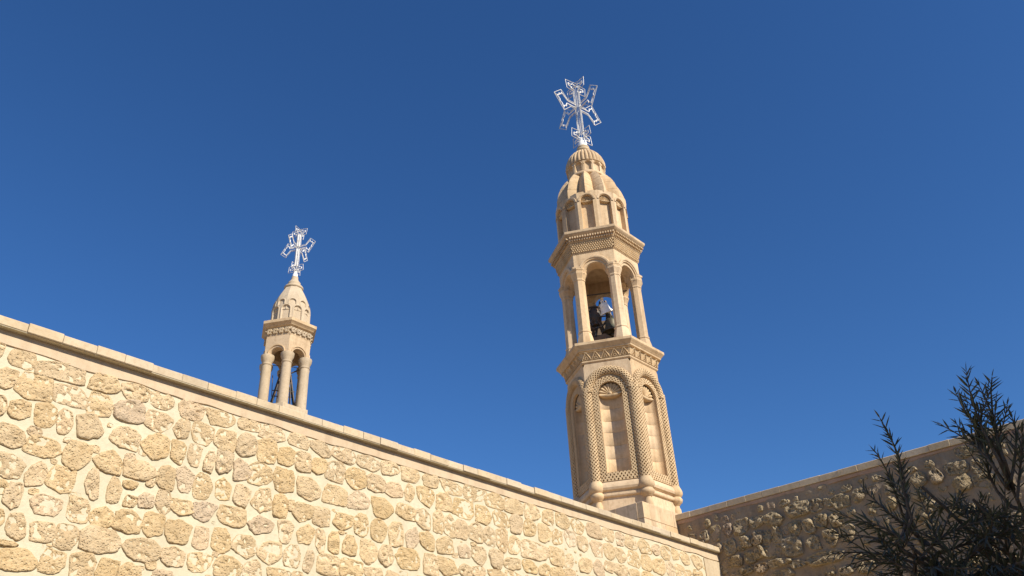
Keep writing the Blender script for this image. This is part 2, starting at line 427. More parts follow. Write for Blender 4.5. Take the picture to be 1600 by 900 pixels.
def wall_face(F, u0, u1, z0, z1, step, amp, freq, seed, depth, stones=None):
    """front skin of the mortar with gentle unevenness, closed as a slab"""
    us = np.linspace(u0, u1, int((u1 - u0) / step) + 1); zs = np.linspace(z0, z1, int((z1 - z0) / step) + 1)
    U, Zz = np.meshgrid(us, zs, indexing='ij')
    P = np.stack([U, Zz, np.zeros_like(U)], -1)
    d = amp * (fbm(P, freq, seed, 3) - .5) * 2
    if stones is not None:
        lift = np.zeros_like(U)
        for (u, z, a, b) in stones:
            m = (np.abs(U - u) < a) & (np.abs(Zz - z) < b)
            if m.any():
                q = ((np.abs(U[m] - u) / (a * .62)) ** 3 + (np.abs(Zz[m] - z) / (b * .62)) ** 3)
                lift[m] = np.maximum(lift[m], .028 * np.exp(-q))
        d = d + lift
    W = F.O + U[..., None] * F.U + Zz[..., None] * np.array([0, 0, 1.]) + d[..., None] * F.N
    mb = MB(); mb.grid(W)
    B = F.O - F.N * depth
    c = [B + F.U * u + np.array([0, 0, z]) for u, z in ((u0, z0), (u1, z0), (u1, z1), (u0, z1))]
    fcor = [W[0, 0], W[-1, 0], W[-1, -1], W[0, -1]]
    mb.add(c + fcor, [(0, 1, 2, 3), (0, 1, 5, 4), (1, 2, 6, 5), (2, 3, 7, 6), (3, 0, 4, 7)])
    return mb

def coping_run(parent, F, u0, u1, z0, z1, over, depth, length, mat, seed):
    r = random.Random(seed); u = u0
    while u < u1 - .05:
        l = min(length * r.uniform(.86, 1.14), u1 - u)
        if u1 - u - l < .12: l = u1 - u
        dj, dzj = r.uniform(-.009, .009), r.uniform(-.008, .006)
        g_ = .0018; bv = .007
        prof = [(over + dj - bv, z0), (over + dj, z0 + bv), (over + dj, z1 + dzj - bv * 1.4), (over + dj - bv * 1.4, z1 + dzj), (-depth, z1 + dzj - .004), (-depth, z0)]
        rings = []
        for uu, sh in ((u + g_, .003), (u + g_ + .005, 0), (u + l - g_ - .005, 0), (u + l - g_, .003)):
            rings.append([F.O + F.U * uu + F.N * (d - (sh if d > 0 else 0)) + np.array([0, 0, z - (sh if z > z0 + .03 else 0)]) for d, z in prof])
        mb = MB(); mb.loft(rings)
        mb.obj('coping_stone', mat, parent)
        u += l

# --- sunlit wall
wl = empty('rubble_wall', (5, D1, 0), 'sunlit pale rubble stone wall with wide cream mortar joints and a flat coping', 'wall')
wl_inv = Matrix.Translation((-5, -D1, 0))
class Shift:                               # builds in world space, hangs under a parent at an offset
    def __init__(s, parent): s.p = parent; s.o = -np.array(parent.location)
def put(mb, name, mat, parent, smooth=False, base=True):
    off = np.array(parent.location)
    mb.v = [v - off for v in mb.v]
    return mb.obj(name, mat, parent, smooth)
FLl = Frame(FL.O - np.array(wl.location), FL.U, FL.N)
MB().add([np.array(v) - np.array(wl.location) for x in (-6, D2 - .006) for v in ((x, D1 + .4, TOP1 - .1135), (x, D1 - .088, TOP1 - .1135), (x, D1 - .088, TOP1 - .1085), (x, D1 + .4, TOP1 - .1085))], [(0, 1, 5, 4), (1, 2, 6, 5), (2, 3, 7, 6), (3, 0, 4, 7)]).obj('light_seal_strip', MOR, wl)  # thin strip added to stop sunlight leaking down between the coping stones
m_ = wall_face(FLl, -6.0, D2 + .02, 0.0, TOP1 - .112, .05, .009, 2.8, 3, .42)
autosmooth(m_.obj('mortar', MOR, wl), 60)
coping_run(wl, FLl, -6.0, D2 - .006, TOP1 - .108, TOP1 - .004, .098, .42, .33, COP, 4)
# thin plaster strip under the coping
us = np.linspace(-6, D2 - .004, 420)
edge = TOP1 - .112 - .15 - .03 * (fbm(np.stack([us, us * 0, us * 0], -1), 1.7, 9, 3) - .5) * 2
rows = []
for d, zz in ((-.01, edge - .006), (.016, edge), (.017, edge * 0 + TOP1 - .113), (-.01, edge * 0 + TOP1 - .113)):
    rows.append(np.stack([FLl.O[0] + us, np.full_like(us, FLl.O[1] - d), zz], -1))
autosmooth(MB().grid(np.array(rows)).obj('plaster_band', PLA, wl), 50)
# dressed quoin at the inner corner
q0, qz0 = FL.hit(1098, 871); q1, qz1 = FL.hit(1118, 900)
kept = []
for i, (u, z, a, b) in enumerate(left_stones):
    if z + b / 2 > TOP1 - .25: b = max(.07, min(b, (TOP1 - .25 - (z - b / 2)))); z = min(z, TOP1 - .25 - b / 2)
    kept.append((u, z, a, b))
left_stones = kept
# fill the remaining gaps in view with small chips
fill = []
r_ = random.Random(5)
def in_view(F, u, z):
    P = F.O + F.U * u + np.array([0, 0, z]) - np.array([0, 0, EYE]); c = RW.T @ P
    if c[2] > -.1: return None
    return 800 - FPX * c[0] / c[2], 450 + FPX * c[1] / c[2]
for k in range(5000):
    u, z = r_.uniform(1.6, 16.0), r_.uniform(3.2, TOP1 - .3)
    px = in_view(FL, u, z)
    if px is None or not (-40 < px[0] < 1118 and px[1] < 930): continue
    sz = r_.choice((.035, .045, .06, .08, .12, .18)); a, b = sz * r_.uniform(.9, 1.7), sz * r_.uniform(.6, 1.1)
    if overlap(left_stones + fill, u, z, a * .9, b * .9, .004): continue
    fill.append((u, z, a, b))
big_fill = sorted(fill, key=lambda s: -s[2] * s[3])
parts = [(s, 1) for s in left_stones] + [(s, 0) for s in big_fill[:max(0, 292 - len(left_stones))]]
seed = 100
for (u, z, a, b), tr in parts:
    seed += 1
    rr = random.Random(seed)
    H = rr.uniform(.013, .028) if tr else rr.uniform(.004, .012)
    if tr and a * b < .012: H *= .5
    mb = MB(); add_stone(mb, FL, u, z, a, b, H, seed, rr.choice((.016, .024, .032, .04)) * (1 if tr else .4), rr.choice((.03, .045, .06)) * (1 if tr else .2), centre=True)
    mb.obj('stone', RUB, wl, True, loc=Vector(FL.O + FL.U * u + np.array([0, 0, z])) - wl.location)
mbq = MB()
qa = (q1 - q0)
mbq.add([np.array(v) - np.array(wl.location) for v in [(q0, D1 + .05, 5.2), (D2 - .005, D1 + .05, 5.2), (D2 - .005, D1 + .05, qz0 + .0), (q0, D1 + .05, qz0), (q0 + .01, D1 - .02, 5.21), (D2 - .005, D1 - .02, 5.21), (D2 - .005, D1 - .02, qz0 - .01), (q0 + .01, D1 - .02, qz0 - .01)]],
        [(0, 3, 2, 1), (4, 5, 6, 7), (0, 1, 5, 4), (1, 2, 6, 5), (2, 3, 7, 6), (3, 0, 4, 7)])
mbq.obj('quoin', COP, wl)
# rest of the facing: leftover chips and the stones beyond the picture's edges, one joined piece
mbx = MB(); occ = list(left_stones) + fill
for s in big_fill[max(0, 292 - len(left_stones)):]:
    seed += 1; add_stone(mbx, FL, *s, .008, seed, .004, .004, nr=5, ns=14)
z = 5.62
while z > .15:
    hgt = r_.uniform(.2, .3); u = -5.9 + r_.uniform(0, .3)
    while u < D2 - .2:
        a = r_.uniform(.2, .46); b = hgt * r_.uniform(.75, .98)
        px = in_view(FL, u + a / 2, z)
        vis = px is not None and -30 < px[0] < 1125 and px[1] < 915
        if not vis and not overlap(left_stones, u + a / 2, z, a, b, .01):
            seed += 1; add_stone(mbx, FL, u + a / 2, z + r_.uniform(-.02, .02), a, b, r_.uniform(.008, .028), seed, .012, .012, nr=5, ns=18)
        u += a + r_.uniform(.03, .08)
    z -= hgt + .045
ox = put(mbx, 'far_facing_stones', RUB, wl, True); ox['kind'] = 'stuff'

# --- wall in grazing light
wr = empty('rubble_wall', (D2, 3, 0), 'higher rough fieldstone wall half in shade behind the olive branches', 'wall')
FRl = Frame(FR.O - np.array(wr.location), FR.U, FR.N)
UEND = 4.5                                # u = -y ; runs from y = 9.36 to y = -4.5
fillr = []
for k in range(9000):
    u, z = r_.uniform(-9.2, -1.2), r_.uniform(3.9, TOP2 - .25)
    px = in_view(FR, u, z)
    if px is None or not (1050 < px[0] < 1640 and px[1] < 930): continue
    sz = r_.choice((.08, .12, .16, .22)); a, b = sz * r_.uniform(.9, 1.5), sz * r_.uniform(.7, 1.1)
    if overlap(right_stones + fillr, u, z, a, b, .012): continue
    fillr.append((u, z, a, b))
fillr = sorted(fillr, key=lambda s: -s[2] * s[3])
allr = right_stones + fillr
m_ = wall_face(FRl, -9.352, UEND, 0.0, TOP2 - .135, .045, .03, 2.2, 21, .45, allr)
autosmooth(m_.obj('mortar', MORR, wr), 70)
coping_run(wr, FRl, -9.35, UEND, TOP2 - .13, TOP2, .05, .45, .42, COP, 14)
us = np.linspace(-9.35, UEND, 380)
edge = TOP2 - .135 - .065 - .03 * (fbm(np.stack([us, us * 0, us * 0], -1), 1.9, 19, 3) - .5) * 2
rows = []
for d, zz in ((-.03, edge - .01), (.018, edge), (.022, edge * 0 + TOP2 - .137), (-.03, edge * 0 + TOP2 - .137)):
    rows.append(np.stack([np.full_like(us, FRl.O[0] - d), FRl.O[1] - us, zz], -1))
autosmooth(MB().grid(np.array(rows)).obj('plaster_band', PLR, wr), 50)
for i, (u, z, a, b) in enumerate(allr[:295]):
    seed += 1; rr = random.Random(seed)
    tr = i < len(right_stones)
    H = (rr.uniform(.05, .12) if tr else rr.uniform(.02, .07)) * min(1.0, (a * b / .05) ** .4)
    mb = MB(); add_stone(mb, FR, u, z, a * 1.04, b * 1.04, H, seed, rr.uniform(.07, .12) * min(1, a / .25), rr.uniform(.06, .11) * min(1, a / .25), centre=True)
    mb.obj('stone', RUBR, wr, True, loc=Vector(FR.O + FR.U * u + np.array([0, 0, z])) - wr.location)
mbx = MB(); z = 6.4
while z > .15:
    hgt = r_.uniform(.2, .3); u = -9.2 + r_.uniform(0, .3)
    while u < UEND - .4:
        a = r_.uniform(.2, .42); b = hgt * r_.uniform(.7, .95); px = in_view(FR, u + a / 2, z)
        vis = px is not None and px[0] < 1640 and px[1] < 930
        if not vis and not overlap(allr, u + a / 2, z, a, b, .02):
            seed += 1; add_stone(mbx, FR, u + a / 2, z + r_.uniform(-.03, .03), a, b, r_.uniform(.03, .07), seed, .03, .02, nr=5, ns=16)
        u += a + r_.uniform(.04, .1)
    z -= hgt + .05
ox = put(mbx, 'far_facing_stones', RUBR, wr, True); ox['kind'] = 'stuff'

# flat roofs behind the walls (hidden from the yard, they carry the towers)
rf = MB(); rf.box((5.0, 19.5, 5.6), (22.0, 21.16, .2)); o = rf.obj('roof_terrace', GRD); o['kind'] = 'structure'
rf = MB(); rf.box((21.85, 2.4, 6.5), (10.34, 13.8, .2)); o = rf.obj('roof_terrace', GRD); o['kind'] = 'structure'

# ---------------------------------------------------------------- carved stone helpers (local frame: x outwards, y along the face, z up)
def rotz(P, a):
    c, s = math.cos(a), math.sin(a)
    return np.stack([P[..., 0] * c - P[..., 1] * s, P[..., 0] * s + P[..., 1] * c, P[..., 2]], -1)

def ngon(R, z, n=6, a0=PI / 6):
    return [(R * math.cos(a0 + 2 * PI * k / n), R * math.sin(a0 + 2 * PI * k / n), z) for k in range(n)]

def hexloft(prof, n=6, a0=PI / 6, cap=True, sub=1):
    mb = MB(); mb.loft([ngon(R, z, n, a0) for R, z in prof], cap, cap); return mb

def arch_loop(hw, zb, zs, x, nl=10, na=24, nb=8):
    pts = []
    for k in range(nl): pts.append((x, -hw, zb + (zs - zb) * k / nl))
    for k in range(na): a = PI - PI * k / na; pts.append((x, hw * math.cos(a), zs + hw * math.sin(a)))
    for k in range(nl): pts.append((x, hw, zs - (zs - zb) * k / nl))
    for k in range(nb): pts.append((x, hw - 2 * hw * k / nb, zb))
    return np.array(pts)

def rect_loop(hu, z0, z1, zs, x, nl=10, na=24, nb=8):
    pts = []
    for k in range(nl): pts.append((x, -hu, z0 + (zs - z0) * k / nl))
    for k in range(na):
        a = PI - PI * k / na; c, s = math.cos(a), math.sin(a)
        t = min(hu / abs(c) if abs(c) > 1e-6 else 1e9, (z1 - zs) / s if s > 1e-6 else 1e9)
        pts.append((x, c * t, zs + s * t))
    for k in range(nl): pts.append((x, hu, zs - (zs - z0) * k / nl))
    for k in range(nb): pts.append((x, hu - 2 * hu * k / nb, z0))
    return np.array(pts)

def niche_panel(ap, hu, z0, z1, hw, zb, zs, depth, concave=True, rim=0.02, carve=False):
    loops = [rect_loop(hu, z0, z1, zs, ap)] + ([arch_loop(hw + .15, zb - .205, zs, ap), arch_loop(hw + .148, zb - .20, zs, ap - .03), arch_loop(hw + .004, zb - .008, zs, ap - .03)] if carve else []) + [arch_loop(hw, zb, zs, ap), arch_loop(hw, zb, zs, ap - rim)]
    if concave:
        for t in (.08, .2, .4, .65, .9, .995):
            loops.append(arch_loop(hw * (1 - t), zb, zs, ap - rim - depth * math.sqrt(1 - (1 - t) ** 2)))
    else:
        loops.append(arch_loop(hw, zb, zs, ap - depth))
        if not carve: loops += [arch_loop(hw * .5, zb + .02, zs, ap - depth), arch_loop(hw * .0005, zb + .03, zs, ap - depth)]
    mb = MB(); mb.grid(np.array(loops), cv=True)
    return mb

def ring_arch(r0, r1, zs, x0, x1, steps=28, leg=0.0):
    """archivolt: raised half ring from r0 to r1"""
    sec = [(x0, r0), (x1, r0 + .006), (x1 + .004, (r0 + r1) / 2), (x1, r1 - .006), (x0, r1)]
    rows = []
    for x, r in sec:
        row = []
        if leg: row.append((x, -r, zs - leg))
        for k in range(steps + 1): a = PI - PI * k / steps; row.append((x, r * math.cos(a), zs + r * math.sin(a)))
        if leg: row.append((x, r, zs - leg))
        rows.append(row)
    return MB().grid(np.array(rows))

def shell_fan(hw, zs, x0, back, flutes=9, amp=.014):
    nr, na = 8, flutes * 6
    P = np.zeros((nr + 1, na + 1, 3))
    for i in range(nr + 1):
        r = hw * i / nr
        for j in range(na + 1):
            a = PI * j / na
            h = amp * (abs(math.cos(a * flutes - PI / 2 * 0)) - .55) * min(1, (i / nr) * 1.8)
            P[i, j] = (x0 - .03 * (1 - i / nr) + h * 1.6 - (.02 if i == nr else 0), r * math.cos(a), zs + r * math.sin(a))
    mb = MB(); mb.grid(P)
    bot = [P[i, na] for i in range(nr, 0, -1)] + [P[i, 0] for i in range(nr + 1)]
    def low(x, k): return [(x, p[1], zs - k * hw * math.sqrt(max(0, 1 - (p[1] / hw) ** 2))) for p in bot]
    mb.grid(np.array([bot, low(x0 + .012, .05), low(x0 + .012, .16), low(x0 - .005, .25), low(x0 - .04, .29), low(x0 - back, .27)]))
    hub = []
    for i in range(5):
        t = PI / 2 * i / 4
        hub.append([(x0 - .02 + hw * .17 * math.sin(t), hw * .17 * math.cos(t) * math.cos(b), zs + hw * .06 + hw * .17 * math.cos(t) * math.sin(b)) for b in np.linspace(0, 2 * PI, 11)[:-1]])
    mb.grid(np.array(hub), cv=True)
    return mb

def lattice(s, t, p, wdt=.2):
    a = s / p + t / p; b = s / p - t / p
    d = np.minimum(np.abs(a - np.floor(a) - .5), np.abs(b - np.floor(b) - .5))
    k = np.clip((d - wdt) / .1, 0, 1)
    return 1 - k * k * (3 - 2 * k)          # 1 on strands, 0 in the holes

def rep(me, name, parent, n, off=0.0, skip=()):
    os_ = []
    for k in range(n):
        if k in skip: os_.append(None); continue
        os_.append(link(name, me, parent, rotz=off + 2 * PI * k / n))
    return os_

# ---------------------------------------------------------------- big bell tower
TC = np.array([16.239, 10.6])
tw = empty('bell_tower', (TC[0], TC[1], 5.7), 'tall six sided bell tower with lattice carved arches on a square base', 'bell tower', rotz=math.radians(208.5))
class Loc:                                # tower-local z is world z: shift by the base height
    pass
def tobj(mb, name, mat, smooth_ang=None, parent=None):
    mb.v = [v - np.array([0, 0, 5.7]) for v in mb.v] if parent is None else mb.v
    o = mb.obj(name, mat, tw if parent is None else parent)
    if smooth_ang: autosmooth(o, smooth_ang)
    return o
def tmesh(mb, name, mat, smooth_ang=None):
    mb.v = [v - np.array([0, 0, 5.7]) for v in mb.v]
    me = mb.mesh(name, mat)
    if smooth_ang:
        me.polygons.foreach_set('use_smooth', [True] * len(me.polygons)); me.set_sharp_from_angle(angle=math.radians(smooth_ang))
    return me

# square base of dressed blocks (aligned with the walls, so in world axes)
ped = MB()
PX0, PX1, PY0, PY1, PZ = 14.90, 16.42, 9.352, 11.9, 6.975
ped.box(((PX0 + PX1) / 2, (PY0 + PY1) / 2, (5.7 + PZ) / 2 - .01), (PX1 - PX0 - .04, PY1 - PY0 - .04, PZ - 5.7 - .02))
pob = ped.obj('pedestal', ASH); pob.parent = tw
bpy.context.view_layer.update()
inv = tw.matrix_world.inverted()
pob.matrix_parent_inverse = inv
def pblock(x0, x1, y0, y1, z0, z1):
    g_ = .003; b = .006
    X0, X1, Y0, Y1, Z0, Z1 = x0 + g_, x1 - g_, y0 + g_, y1 - g_, z0 + g_, z1 - g_
    rings = []
    for z, s in ((Z0, b), (Z0 + b, 0), (Z1 - b, 0), (Z1, b)):
        rings.append([(X0 + s, Y0 + s, z), (X1 - s, Y0 + s, z), (X1 - s, Y1 - s, z), (X0 + s, Y1 - s, z)])
    mb = MB(); mb.loft(rings); o = mb.obj('block', ASH, pob); return o
rp = random.Random(3)
zc = [5.75, 6.10, 6.38, 6.62, PZ]
for i in range(4):
    z0, z1 = zc[i], zc[i + 1]
    xs = [PX0, PX0 + rp.uniform(.22, .5), PX0 + rp.uniform(.8, 1.05), PX1]
    if i == 3: xs = [PX0, PX0 + .27, PX0 + 1.2, PX1]
    for a, b in zip(xs[:-1], xs[1:]): pblock(a, b, PY0 - .012 + rp.uniform(0, .004), PY0 + .14, z0, z1)
    ys = [PY0 + .142, PY0 + rp.uniform(.5, .7), PY0 + 1.25, PY0 + 1.9, PY1]
    for a, b in zip(ys[:-1], ys[1:]): pblock(PX0 - .012 + rp.uniform(0, .004), PX0 + .14, a, b, z0, z1)

# plinth and base mouldings
prof = [(1.13, 5.72), (1.13, 7.37), (1.185, 7.385), (1.20, 7.41), (1.20, 7.455), (1.16, 7.475), (1.17, 7.50), (1.235, 7.53), (1.255, 7.58), (1.245, 7.63), (1.205, 7.69), (1.165, 7.735)]
tobj(hexloft(prof), 'plinth', ASH, 25)
AP = 1.0; HS = AP * math.tan(PI / 6)
NHW, NZB, NZS = .283, 7.945, 9.905
me = tmesh(niche_panel(AP, HS, 7.72, 10.79, NHW, NZB, NZS, .03, concave=False, carve=True), 'shaft_panel', ASH, 30)
panels = rep(me, 'shaft_panel', tw, 6)
# niche blocks: concave courses
cz = [7.945, 8.31, 8.63, 8.96, 9.245, 9.56, 9.905]
bm = []
for i in range(6):
    z0, z1 = cz[i], cz[i + 1]
    nu = 17
    ps = np.linspace(-PI / 2, PI / 2, nu)
    rows = []
    for z, s in ((z0, .012), (z0 + .004, .008), (z0 + .012, 0), ((z0 + z1) / 2, 0), (z1 - .012, 0), (z1 - .004, .008), (z1, .012)):
        rows.append([(AP - .028 - (.16 + s) * math.cos(p) ** .7, NHW * math.sin(p), z) for p in ps])
    bm.append(tmesh(MB().grid(np.array(rows)), 'niche_block', ASH, 50))
floor_me = MB()
ps = np.linspace(-PI / 2, PI / 2, 17)
floor_me.add([(AP - .028 - .16 * math.cos(p) ** .7, NHW * math.sin(p), NZB + .001) for p in ps], [tuple(range(17))])
floor_me = tmesh(floor_me, 'niche_sill', ASH)
shell_me = tmesh(shell_fan(NHW - .002, NZS - .01, AP - .04, .19, 9, .022), 'shell', ASHD, 40)
def loop_s(hw, zb, zs, fr, x):
    """points along the closed arch loop at given fractions of the segments"""
    return arch_loop(hw, zb, zs, x, nl=int(fr[0]), na=int(fr[1]), nb=int(fr[2]))
# lattice band round the niche
nl, na, nb = 210, 120, 62
nt_ = 19
mid = arch_loop(.36, NZB - .1, NZS, 0, nl, na, nb)
seg = np.linalg.norm(np.roll(mid, -1, 0) - mid, axis=1); S = np.concatenate([[0], np.cumsum(seg)[:-1]]); tot = seg.sum()
per = tot / round(tot / .074)
rows = []
for i in range(nt_):
    t = i / (nt_ - 1)
    lp = arch_loop(NHW + .006 + .142 * t, NZB - .01 - .20 * t, NZS, AP, nl, na, nb)
    leg_ = np.arange(len(S)); isb = leg_ >= 2 * nl + na; isa = (leg_ >= nl) & (leg_ < nl + na)
    sv = np.where(isb, lp[:, 1], lp[:, 2]); sv = np.where(isa, NZS + .36 * np.arctan2(lp[:, 2] - NZS, lp[:, 1]), sv)
    h = lattice(sv, np.full_like(S, t * .148), .0846, .24)
    x = -.022 + .058 * h
    if i in (0, nt_ - 1): x = np.full_like(S, .036)
    lp[:, 0] = AP + x; rows.append(lp)
first = rows[0].copy(); first[:, 0] = AP - .03; last = rows[-1].copy(); last[:, 0] = AP - .03
band_me = tmesh(MB().grid(np.array([first] + rows + [last]), cv=True), 'lattice_band', ASHD)
for k, p in enumerate(panels):
    for b in bm: link('niche_block', b, p)
    link('niche_sill', floor_me, p)
    link('shell', shell_me, p)
    link('lattice_band', band_me, p)
# corner rolls covered in lattice
RC, RR = 1.118, .138
zz = np.arange(7.66, 10.08, .0098); aa = np.linspace(0, 2 * PI, 96, endpoint=False)
A, Zg = np.meshgrid(aa, zz, indexing='xy')
pr = 2 * PI * RR / 10
h = lattice(Zg, A * RR, pr * 1.0, .24)
rad = RR - .065 + .065 * h
P = np.stack([RC + rad * np.cos(A), rad * np.sin(A), Zg], -1)
top = P[-1].copy(); top[:, 0] = RC; top[:, 1] = 0; top[:, 2] += .07
roll_me = tmesh(MB().grid(np.concatenate([P, top[None]]), cv=True), 'corner_roll', ASHD)
base_prof = [(.10, 5.8), (.10, 7.14), (.098, 7.20), (.075, 7.25), (.072, 7.29), (.10, 7.31), (.112, 7.335), (.15, 7.36), (.165, 7.40), (.165, 7.44), (.14, 7.465), (.135, 7.485), (.165, 7.51), (.19, 7.56), (.19, 7.61), (.175, 7.66), (.15, 7.72), (.138, 7.75)]
rbase_me = tmesh(MB().lathe(base_prof, 28, (RC, 0)), 'roll_base', ASH, 50)
for o in rep(roll_me, 'corner_roll', tw, 6, PI / 6):
    link('roll_base', rbase_me, o)
# arch rolls
AR, AZ, TR_ = .515, 9.985, .112
ns_ = 180; ntt = 45
th = np.linspace(PI + .06, -.06, ns_)
tt = np.linspace(-1.9, 1.9, ntt)
TH, TT = np.meshgrid(th, tt, indexing='ij')
sl = TH * AR
pa = (PI * AR) / round(PI * AR / .085)
h = lattice(sl, TT * TR_, pa, .24)
rad = TR_ - .06 + .06 * h
x = AP + rad * np.cos(TT); rr_ = AR + rad * np.sin(TT)
P = np.stack([x, rr_ * np.cos(TH), AZ + rr_ * np.sin(TH)], -1)
rep(tmesh(MB().grid(P), 'arch_roll', ASHD), 'arch_roll', tw, 6)

# first cornice
tobj(hexloft([(1.12, 10.74), (1.165, 10.755), (1.19, 10.78), (1.19, 10.815), (1.16, 10.83), (1.262, 11.035), (1.30, 11.05), (1.31, 11.085), (1.335, 11.105), (1.36, 11.14), (1.395, 11.165), (1.405, 11.18), (1.405, 11.243), (1.398, 11.25)]), 'cornice', ASH, 25)
def frieze(R0, z0, R1, z1, fn, dep, n=6, res=.0085, base=.004):
    a0, a1 = R0 * math.cos(PI / n), R1 * math.cos(PI / n)
    nz = int(math.hypot(a1 - a0, z1 - z0) / res) + 1; nu = int(2 * R1 * math.sin(PI / n) / res) + 1
    v = np.linspace(0, 1, nz); u = np.linspace(-1, 1, nu)
    Vv, Uu = np.meshgrid(v, u, indexing='ij')
    ap = a0 + (a1 - a0) * Vv; hu = ap * math.tan(PI / n)
    H = math.hypot(a1 - a0, z1 - z0)
    nx, nz_ = (z1 - z0) / H, -(a1 - a0) / H
    h = base + dep * fn(Uu * hu, Vv * H, hu, H)
    h[0] = -.004; h[-1] = -.004
    P = np.stack([ap + nx * h, Uu * hu, z0 + (z1 - z0) * Vv + nz_ * h], -1)
    return MB().grid(P)
def sst(d, a, b):
    k = np.clip((d - a) / (b - a), 0, 1); return 1 - k * k * (3 - 2 * k)
def zigzag(u, v, hu, H):
    p = .235; ph = np.abs(((u / p) % 1.0) - .5) * 2            # 0..1 triangle wave
    k = p / 2 / H
    d1 = np.abs(v / H - ph) * H * .72
    d2 = np.abs(v / H - (ph - .42)) * H * .72
    edge = sst(np.minimum(v, H - v), .008, .014)
    loop = np.abs(np.hypot(((u / p + .5) % 1.0 - .5) * p, v - H * .2) - .03)
    return np.maximum.reduce([sst(d1, .013, .024), sst(d2, .007, .015), edge, sst(loop, .006, .013)])
rep(tmesh(frieze(1.165, 10.835, 1.262, 11.03, zigzag, .026), 'zigzag_frieze', ASHD), 'zigzag_frieze', tw, 6)

# belfry piers
PRc = .935
def octa(r, z, c, rot=PI / 8): return [(c + r * math.cos(rot + k * PI / 4), r * math.sin(rot + k * PI / 4), z) for k in range(8)]
prof = [(.235, 11.23), (.235, 11.36), (.215, 11.47), (.185, 11.60), (.168, 11.67), (.182, 11.685), (.182, 11.715), (.158, 11.735), (.150, 13.22), (.165, 13.235), (.168, 13.265), (.158, 13.28), (.175, 13.33), (.212, 13.41), (.222, 13.43), (.222, 13.47), (.20, 13.48)]
mb = MB(); mb.loft([octa(r, z, PRc) for r, z in prof])
rep(tmesh(mb, 'pier', ASH, 22), 'pier', tw, 6, PI / 6)
# belfry arches
BA = .945; BH = BA * math.tan(PI / 6); BZ = 13.42; BR = .29
def arch_wall():
    na = 30
    def arc(x, r):
        return [(x, r * math.cos(PI - PI * k / na), BZ + r * math.sin(PI - PI * k / na)) for k in range(na + 1)]
    def rec(x, hu, z1):
        out = []
        for k in range(na + 1):
            a = PI - PI * k / na; c, s = math.cos(a), math.sin(a)
            t = min(hu / abs(c) if abs(c) > 1e-6 else 1e9, (z1 - BZ) / s if s > 1e-6 else 1e9)
            out.append((x, c * t, BZ + s * t))
        return out
    back = BA - .3
    mb = MB(); mb.grid(np.array([rec(back, back * math.tan(PI / 6), 14.08), arc(back, BR * .92), arc(BA - .02, BR), arc(BA, BR + .012), rec(BA, BH, 14.08)]))
    f = [(BA, -BH, BZ), (BA, -BR, BZ), (back, -BR, BZ), (back, -back * math.tan(PI / 6), BZ)]
    mb.add(f, [(0, 1, 2, 3)]); mb.add([(x, -y, z) for x, y, z in f], [(3, 2, 1, 0)])
    return mb
rep(tmesh(arch_wall(), 'arch_wall', ASH, 30), 'arch_wall', tw, 6)
def hood():
    sec = [(-.01, .0), (.035, .004), (.04, .035), (.06, .045), (.065, .085), (.055, .10), (-.01, .105)]
    rows = []
    zc_ = BZ + .055
    for dx, w_ in sec:
        r = BR + .035 + w_; row = []
        z_leg = zc_ + .06 + w_ * .95
        hb = (BA + dx) * math.tan(PI / 6)
        a_end = math.asin(min(.98, (z_leg - zc_) / r))
        row.append((BA + dx, -hb, z_leg))
        for k in range(25): a = PI - a_end - (PI - 2 * a_end) * k / 24; row.append((BA + dx, r * math.cos(a), zc_ + r * math.sin(a)))
        row.append((BA + dx, hb, z_leg)); rows.append(row)
    return MB().grid(np.array(rows))
rep(tmesh(hood(), 'hood_mould', ASH, 40), 'hood_mould', tw, 6)
# imposts at the corners
mb = MB(); 
mb.loft([octa(r, z, .925) for r, z in [(.20, 13.475), (.215, 13.49), (.215, 13.52), (.23, 13.54), (.23, 13.575), (.2, 13.58)]])
rep(tmesh(mb, 'impost', ASH, 25), 'impost', tw, 6, PI / 6)
tobj(hexloft([(1.07, 14.04), (.4, 14.045), (.38, 14.3)], cap=True), 'belfry_ceiling', ASH)

# second cornice
tobj(hexloft([(1.06, 14.035), (1.10, 14.045), (1.115, 14.06), (1.10, 14.075), (1.17, 14.36), (1.195, 14.375), (1.20, 14.39), (1.265, 14.52), (1.30, 14.535), (1.325, 14.56), (1.355, 14.585), (1.365, 14.60), (1.365, 14.665), (1.355, 14.675)]), 'cornice', ASH, 25)
def weave(u, v, hu, H):
    p = .062; a = np.cos(2 * PI * u / p); q = H / 5
    row = np.floor(v / q); a = np.cos(2 * PI * (u / p + .5 * (row % 2)))
    b = np.cos(2 * PI * v / q)
    return np.clip(.5 + .9 * a - .35 * b - .2, 0, 1)
rep(tmesh(frieze(1.105, 14.08, 1.17, 14.355, weave, .03, res=.0095), 'woven_frieze', ASHD), 'woven_frieze', tw, 6)
mb = MB()
for row in range(2):
    for k in range(18):
        t = (k + .5 + (.5 if row else 0) - 9) / 9 * .97
        if abs(t) > .985: continue
        ap = 1.065 + .045 * row; z = 14.425 + .062 * row
        mb.box((ap, t * (ap * math.tan(PI / 6)), z), (.06, .036, .05))
rep(tmesh(mb, 'dentil_course', ASH), 'dentil_course', tw, 6)

# drum with twelve shell niches
DA = .995; DH = DA * math.tan(PI / 12)
DW, DZB, DZS = .172, 14.72, 15.765
dm = tmesh(niche_panel(DA, DH, 14.6, 16.07, DW, DZB, DZS, .135, False, .03), 'drum_panel', ASH, 40)
dsh = tmesh(shell_fan(DW - .002, DZS, DA - .05, .09, 9, .018), 'shell', ASHD, 40)
dav = tmesh(ring_arch(DW + .012, DW + .075, DZS, DA - .004, DA + .02), 'archivolt', ASH, 40)
for o in rep(dm, 'drum_panel', tw, 12):
    link('shell', dsh, o); link('archivolt', dav, o)
